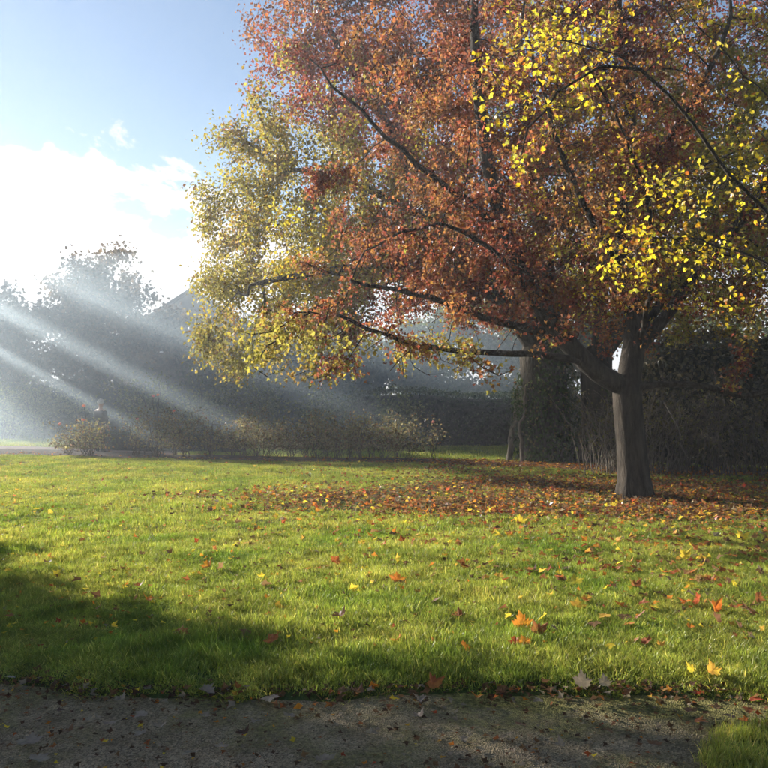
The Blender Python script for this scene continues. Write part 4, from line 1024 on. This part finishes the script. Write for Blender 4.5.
special = [  # photo x, y, size, colour, label
    (521, 637, .19, 'orange', 'largest bright orange leaf standing up in the grass near the path', .9),
    (537, 645, .15, 'rust', 'curled rust leaf just right of the largest orange leaf', .5),
    (397, 591, .17, 'orange', 'orange leaf in the grass above the middle of the path', .5),
    (575, 593, .17, 'yellow', 'golden yellow leaf right of and above the largest orange leaf', .4),
    (578, 620, .15, 'amber', 'amber leaf between the largest orange leaf and the right edge', .4),
    (520, 527, .20, 'yellow', 'bright lemon yellow leaf standing at the near rim of the leaf carpet', .8),
    (684, 567, .16, 'yellow', 'yellow leaf in the grass below the maple trunk', .6),
    (740, 547, .2, 'yellow', 'large yellow leaf near the right edge below the trunk shadow', .6),
    (714, 623, .16, 'orange', 'orange leaf in the grass near the right edge', .6),
    (712, 684, .14, 'amber', 'amber leaf in the fringe of grass at the right of the path', .7),
    (690, 683, .10, 'yellow', 'small yellow leaf in the grass fringe above the mossy path', .7),
    (208, 575, .14, 'orange', 'orange leaf at the rim of the shadow on the lawn', .4),
    (347, 571, .15, 'yellow', 'yellow leaf beside the red one in mid lawn', .5),
    (336, 571, .14, 'red', 'red leaf beside the yellow one in mid lawn', .5),
    (560, 590, .13, 'brown', 'brown leaf beside the golden yellow leaf', .4),
    (634, 600, .14, 'rust', 'rust leaf in the grass below the maple', .4),
    (515, 657, .09, 'red', 'small red leaf below the largest orange leaf', .5),
    (524, 656, .11, 'orange', 'small orange leaf below the largest orange leaf', .5),
    (432, 692, .13, 'rust', 'rust leaf caught in the grass edge at mid path', .8),
]
for px, py, sz, c, lb, tl in special:
    p = G(px, py); sz *= .66; put_leaf(p[0], p[1], float(lawn_z(p[:1], p[1:2])[0]) + .055, sz, c, lb, tilt=.2, rot=(tl + .2, rf.normal() * .3, rf.normal() * .7))
pathleaves = [(270, 704, .17, 'pale grey', 'pale grey leaf lying on the path at the grass edge'), (206, 697, .18, 'pale grey', 'pale grey leaf on the path edge left of the grass-edge one'),
    (92, 727, .15, 'pale grey', 'grey leaf pair, left one, on the shaded path'), (110, 729, .12, 'pale grey', 'grey leaf pair, right one, on the shaded path'),
    (141, 720, .15, 'pale grey', 'flat grey leaf on the path behind the curled one'), (160, 733, .13, 'pale grey', 'curled grey leaf on the path with lit rim'),
    (140, 739, .12, 'pale grey', 'grey leaf just in front of the curled grey leaf'), (30, 747, .2, 'pale grey', 'large grey leaf at the lower left of the path'),
    (40, 765, .18, 'pale grey', 'grey leaf at the very bottom left of the path'), (188, 760, .17, 'pale grey', 'crumpled grey leaf at the bottom of the path'),
    (205, 722, .11, 'pale grey', 'small grey leaf in mid path'), (242, 740, .13, 'dark brown', 'dark brown leaf in mid path'), (290, 721, .12, 'pale grey', 'thin grey leaf in mid path right of the small one'),
    (222, 752, .12, 'pale grey', 'pale scrap of leaf left of the path centre bottom'), (418, 722, .12, 'pale grey', 'grey leaf on the path below the rust leaf'), (462, 746, .12, 'pale grey', 'lone grey leaf low on the middle of the path'),
    (325, 765, .16, 'pale grey', 'grey leaf at the bottom of the path near its middle'), (608, 737, .12, 'brown', 'brown leaf on the mossy path'), (478, 703, .12, 'orange', 'small orange leaf lying on the path edge'),
    (582, 695, .2, 'pale grey', 'large pale leaf upright against the grass edge'), (604, 696, .15, 'pale grey', 'pale leaf right of the large upright one'), (538, 706, .11, 'pale grey', 'pale leaf on the path edge below the large orange leaf'),
    (357, 698, .16, 'brown', 'rounded brown leaf at the grass edge, mid picture'), (342, 696, .12, 'brown', 'brown leaf beside the rounded one at the grass edge'), (420, 705, .14, 'pale grey', 'grey leaf at the grass edge below the rust leaf'),
    (10, 682, .13, 'pale grey', 'grey leaf at the far left edge of the path'), (60, 716, .09, 'dark brown', 'tiny dark leaf at the left of the path'), (730, 722, .15, 'dark brown', 'dark wet leaf in the hollow beside the verge'),
    (700, 727, .14, 'rust', 'rust leaf in the damp hollow beside the verge'), (748, 716, .14, 'rust', 'rust leaf at the right edge above the verge'), (755, 705, .15, 'red', 'red leaf at the right edge of the path'),
    (744, 736, .10, 'orange', 'orange red leaf on the verge grass'), (762, 730, .13, 'rust', 'rust leaf at the right edge of the verge'), (715, 713, .14, 'brown', 'brown leaf at the back of the damp hollow'), (690, 716, .12, 'brown', 'brown leaf where the moss meets the damp hollow')]
pathleaves += [(20, 700, .12, 'brown', 'brown leaf on the path just below the left end of the grass'), (120, 705, .12, 'pale grey', 'pale leaf on the path a little right of the left corner'), (66, 738, .13, 'brown', 'brown leaf between the grey pair and the lower left leaf'),
    (255, 728, .11, 'pale grey', 'pale leaf in mid path above the dark brown one'), (370, 740, .13, 'pale grey', 'pale leaf low on the path left of the lone grey one'), (520, 730, .11, 'brown', 'brown leaf on the path left of the mossy patch'),
    (560, 752, .12, 'pale grey', 'pale leaf at the bottom right of the path'), (655, 750, .12, 'brown', 'brown leaf on the path close to the verge'), (390, 712, .10, 'rust', 'small rust leaf on the path below the rounded brown one')]
for px, py, sz, c, lb in pathleaves:
    p = G(px, py); up_ = 'upright' in lb
    sz *= .46; put_leaf(p[0], p[1], .026 + (.05 if up_ or 'verge grass' in lb else 0) + sz * .06, sz, c, lb, tilt=.12, rot=(1.0, .2, .3) if up_ else None)
# many more single leaves across the near lawn
names = {'orange': 'orange', 'amber': 'amber', 'yellow': 'yellow', 'rust': 'rust red', 'brown': 'brown', 'red': 'red', 'dark brown': 'dark brown'}
N1 = 245; cnt = 0; strewn = []
while cnt < N1:
    y = rf.uniform(4.9 ** .5, 12.0 ** .5) ** 2; x = rf.uniform(-.49, .49) * y
    dens = .16 + .6 * np.clip((x + 1.2) / 4, 0, 1) + .5 * np.clip((y - 7.5) / 3, 0, 1) * np.clip((x + 3) / 3, .1, 1)
    if y < y_near(x) + .15 or rf.uniform() > dens: continue
    c = rf.choice(list(names), p=[.22, .14, .2, .2, .14, .04, .06]); px = 384 + x / y * F
    col_ = ('at far left', 'on the left', 'left of centre', 'at centre', 'right of centre', 'on the right', 'at far right')[min(6, max(0, int((px) / 768 * 7)))]
    row_ = 'close to the path' if y < 5.6 else 'a little beyond the path' if y < 6.8 else 'in mid lawn' if y < 8.3 else 'towards the maple' if y < 10 else 'near the leaf carpet'
    sz = rf.uniform(.045, .09); size_ = 'tiny' if sz < .06 else 'small' if sz < .075 else 'broad'
    o = put_leaf(x, y, float(lawn_z(np.array([x]), np.array([y]))[0]) + rf.uniform(.035, .07), sz, c, f'{size_} {names[c]} leaf {col_}, {row_}', 'single leaves strewn over the lawn', tilt=.4)
    strewn.append(o); cnt += 1
same = {}
for o in strewn: same.setdefault(o['label'], []).append(o)
for lb, os_ in same.items():
    os_.sort(key=lambda o: o.location.y); k = len(os_)
    words_ = {2: ('nearer', 'farther'), 3: ('nearest', 'middle', 'farthest'), 4: ('nearest', 'second', 'third', 'farthest'), 5: ('nearest', 'second', 'third', 'fourth', 'farthest')}.get(k)
    if k > 1 and words_:
        for o, wd in zip(os_, words_): o['label'] = lb + f', {wd} of {("two", "three", "four", "five")[k - 2]}'
# the countless rest
def litter(name, x, y, z, sizes, weights, label, seed, tilt=.45):
    r = np.random.default_rng(seed); n = len(x); ks = list(FC)
    c = np.array([FC[k] for k in ks])[r.choice(len(ks), n, p=weights)] * r.uniform(.7, 1.15, (n, 1))
    a = r.uniform(0, 6.283, n); tip = np.stack([np.cos(a), np.sin(a), r.normal(size=n) * tilt], -1); nrm = r.normal(size=(n, 3)) * tilt; nrm[:, 2] += 1
    o = link(name, leaves_mesh(name, np.stack([x, y, z], -1), sizes, tip, nrm, LEAF3, c, M_leaf)); tag(o, label, 'leaves', kind='stuff'); return o
x, y = frustum_pts(120000, lambda x: y_near(x) + 1.2, y_far, 5.6, 22, .3, seed=31, margin=1.3)
cp = carpet(x, y); pr = .005 + .62 * cp ** 1.4 + .09 * np.clip((x + 2.8) / 4, 0, 1) * np.clip((y - 6) / 3, 0.1, 1) + .10 * np.clip((x - .3) / 2, 0, 1) * np.clip((y - 5.5) / 2, 0, 1); k = RNG.uniform(size=len(x)) < pr; x, y = x[k], y[k]
litter('leaf_carpet', x, y, lawn_z(x, y) + RNG.uniform(.02, .06, len(x)), RNG.uniform(.045, .105, len(x)), [.07, .065, .045, .20, .06, .41, .12, .03], 'thick carpet of red brown leaves around the maple trunk', 41)
x = RNG.uniform(-16, 16, 13000); y = y_far(x) + RNG.uniform(-.2, 2.5, 13000); k = RNG.uniform(size=13000) < np.clip((x + 4) / 6, .2, 1); x, y = x[k], y[k]
litter('path_leaves', x, y, .07 + relief(x, y) + RNG.uniform(0, .03, len(x)), RNG.uniform(.05, .10, len(x)), [.15, .10, .03, .30, .05, .31, .05, .01], 'fallen leaves covering the path behind the lawn', 42, .3)
x, y = frustum_pts(8000, const(4), y_far, 5, 23, .4, seed=33); z = lawn_z(x, y) + .03
litter('leaf_scraps', x, y, z, RNG.uniform(.03, .06, len(x)), [.14, .16, .20, .14, .04, .15, .12, .05], 'tiny dry leaf scraps sprinkled through the lawn', 43)
# crumbs, grit and bits on the path
x = RNG.uniform(-3.2, 3.2, 900); y = y_near(x) + np.abs(RNG.normal(0, .10, 900)) * RNG.choice([-1, .5], 900)
litter('edge_leaves', x, y, .012 + RNG.uniform(0, .02, len(x)), RNG.uniform(.02, .065, len(x)), [.015, .02, .012, .08, .015, .40, .358, .10], 'damp dark leaf litter along the edge of the path', 45, .4)
x = RNG.uniform(-2.6, 2.6, 2600); y = RNG.uniform(2.9, 4.5, 2600); k = (y < y_near(x)); x, y = x[k], y[k]
litter('path_debris', x, y, np.full(len(x), .004), RNG.uniform(.01, .042, len(x)), [.02, .03, .02, .06, .02, .25, .35, .25], 'crumbs of dry leaf scattered over the path', 44, .3)

# ------------------------------------------------------------------ evergreen outside the frame that shades the near lawn
dark_tree('yew_tree', -15.86, 12.16, 9.6, 4.3, 24000, 'dense evergreen beyond the left edge, whose shadow lies across the path', DKG, 80, zmin=.6, leaf=.22, att_n=700, shell=1.7, mat=M_green)

# ------------------------------------------------------------------ unseen tree added to screen the sun, its crown slotted to shape the beams
u_ = np.array(SDIR); n_h = np.array([math.cos(SUN_AZ), -math.sin(SUN_AZ), 0.0])
n_h = n_h if n_h[1] > 0 else -n_h
slot_dir = n_h + np.array([0, 0, -.47]); slot_dir /= np.linalg.norm(slot_dir)
kn = np.cross(u_, slot_dir); kn /= np.linalg.norm(kn)
gaps = [(P(200, 351, 33), .60, 4.2), (P(145, 384.5, 31), .42, 3.6), (P(70, 388, 30), .24, 2.8)]  # slots cut through the foliage along the sun direction, one per beam
def gap_keep(pos):
    m = np.ones(len(pos), bool)
    for c, half, wd in gaps:
        d = pos - c; m &= ~((np.abs(d @ kn) < half) & (np.abs(d @ n_h) < wd))
    return m
PB = np.array([-33.1, 49.8, 0.])
skp = Skel(); rp_ = np.random.default_rng(90)
skp.poly([PB + (0, 0, -.3), PB + (.1, 0, 4), PB + (-.1, 0, 8), PB + (0, 0, 11.5), PB + (0, 0, 13.6)], step=.5, wob=.03, rng=rp_)
att = crown_points(900, tuple(PB + (0, 0, 12.6)), 6.2, 6.2, 6.2, 6.2, 3.3, 2.9, shell=2.2, lump=.15, seed=91)
skp.grow(att, step=.5, di=5, dk=.8, iters=60, jit=.15, seed=92, first=14)
build_tree('beam_screen_tree', tuple(PB), skp, .4, .01, 30000, .3, LEAF2, lambda p, r: pick_from(pal(DKG), len(p), r) * r.uniform(.6, 1.2, (len(p), 1)), 'unseen tree added beyond the left edge, its crown slotted to shape the sunbeams', M_barkold, M_green,
           leaf_rmax=.08, spread=.4, seed=93, limb_r=.09, up=.4, clump=.2, keep=gap_keep)

# ------------------------------------------------------------------ air
def added_mist(name, c, rad, dens, g, col, label):
    m, t = newmat(name + '_air'); v = N_(t, 'ShaderNodeVolumePrincipled')
    v.inputs['Density'].default_value = dens; v.inputs['Anisotropy'].default_value = g; v.inputs['Color'].default_value = (*col, 1)
    o = N_(t, 'ShaderNodeOutputMaterial'); t.links.new(v.outputs[0], o.inputs['Volume'])
    bm = bmesh.new(); bmesh.ops.create_icosphere(bm, subdivisions=4, radius=1)
    for q in bm.verts: q.co = Vector((q.co.x * rad[0], q.co.y * rad[1], q.co.z * rad[2])) + Vector(c)
    me = bpy.data.meshes.new(name); bm.to_mesh(me); bm.free(); me.materials.append(m)
    ob = link(name, me); tag(ob, label, 'mist', kind='stuff'); return ob
added_mist('mist', (-8.4, 33.0, 2.4), (15.5, 11.3, 5.2), .019, .65, (.68, .86, 1.0), 'thin mist added over the rose garden to make the sunbeams show')  # extra volume put in so that the beams stand out
def volume_box(name, x0, x1, y0, y1, z0, z1, dens, g, col, label):
    m, t = newmat(name + '_air'); v = N_(t, 'ShaderNodeVolumePrincipled')
    v.inputs['Density'].default_value = dens; v.inputs['Anisotropy'].default_value = g; v.inputs['Color'].default_value = (*col, 1)
    o = N_(t, 'ShaderNodeOutputMaterial'); t.links.new(v.outputs[0], o.inputs['Volume'])
    ob = link(name, box_mesh(name, x0, x1, y0, y1, z0, z1, m)); tag(ob, label, 'haze', kind='stuff'); return ob
volume_box('haze', -131, 131, -31, 151, -1.5, 18.5,  .0024, .5, (.92, .95, 1.0), 'pale autumn haze lit by the low sun')
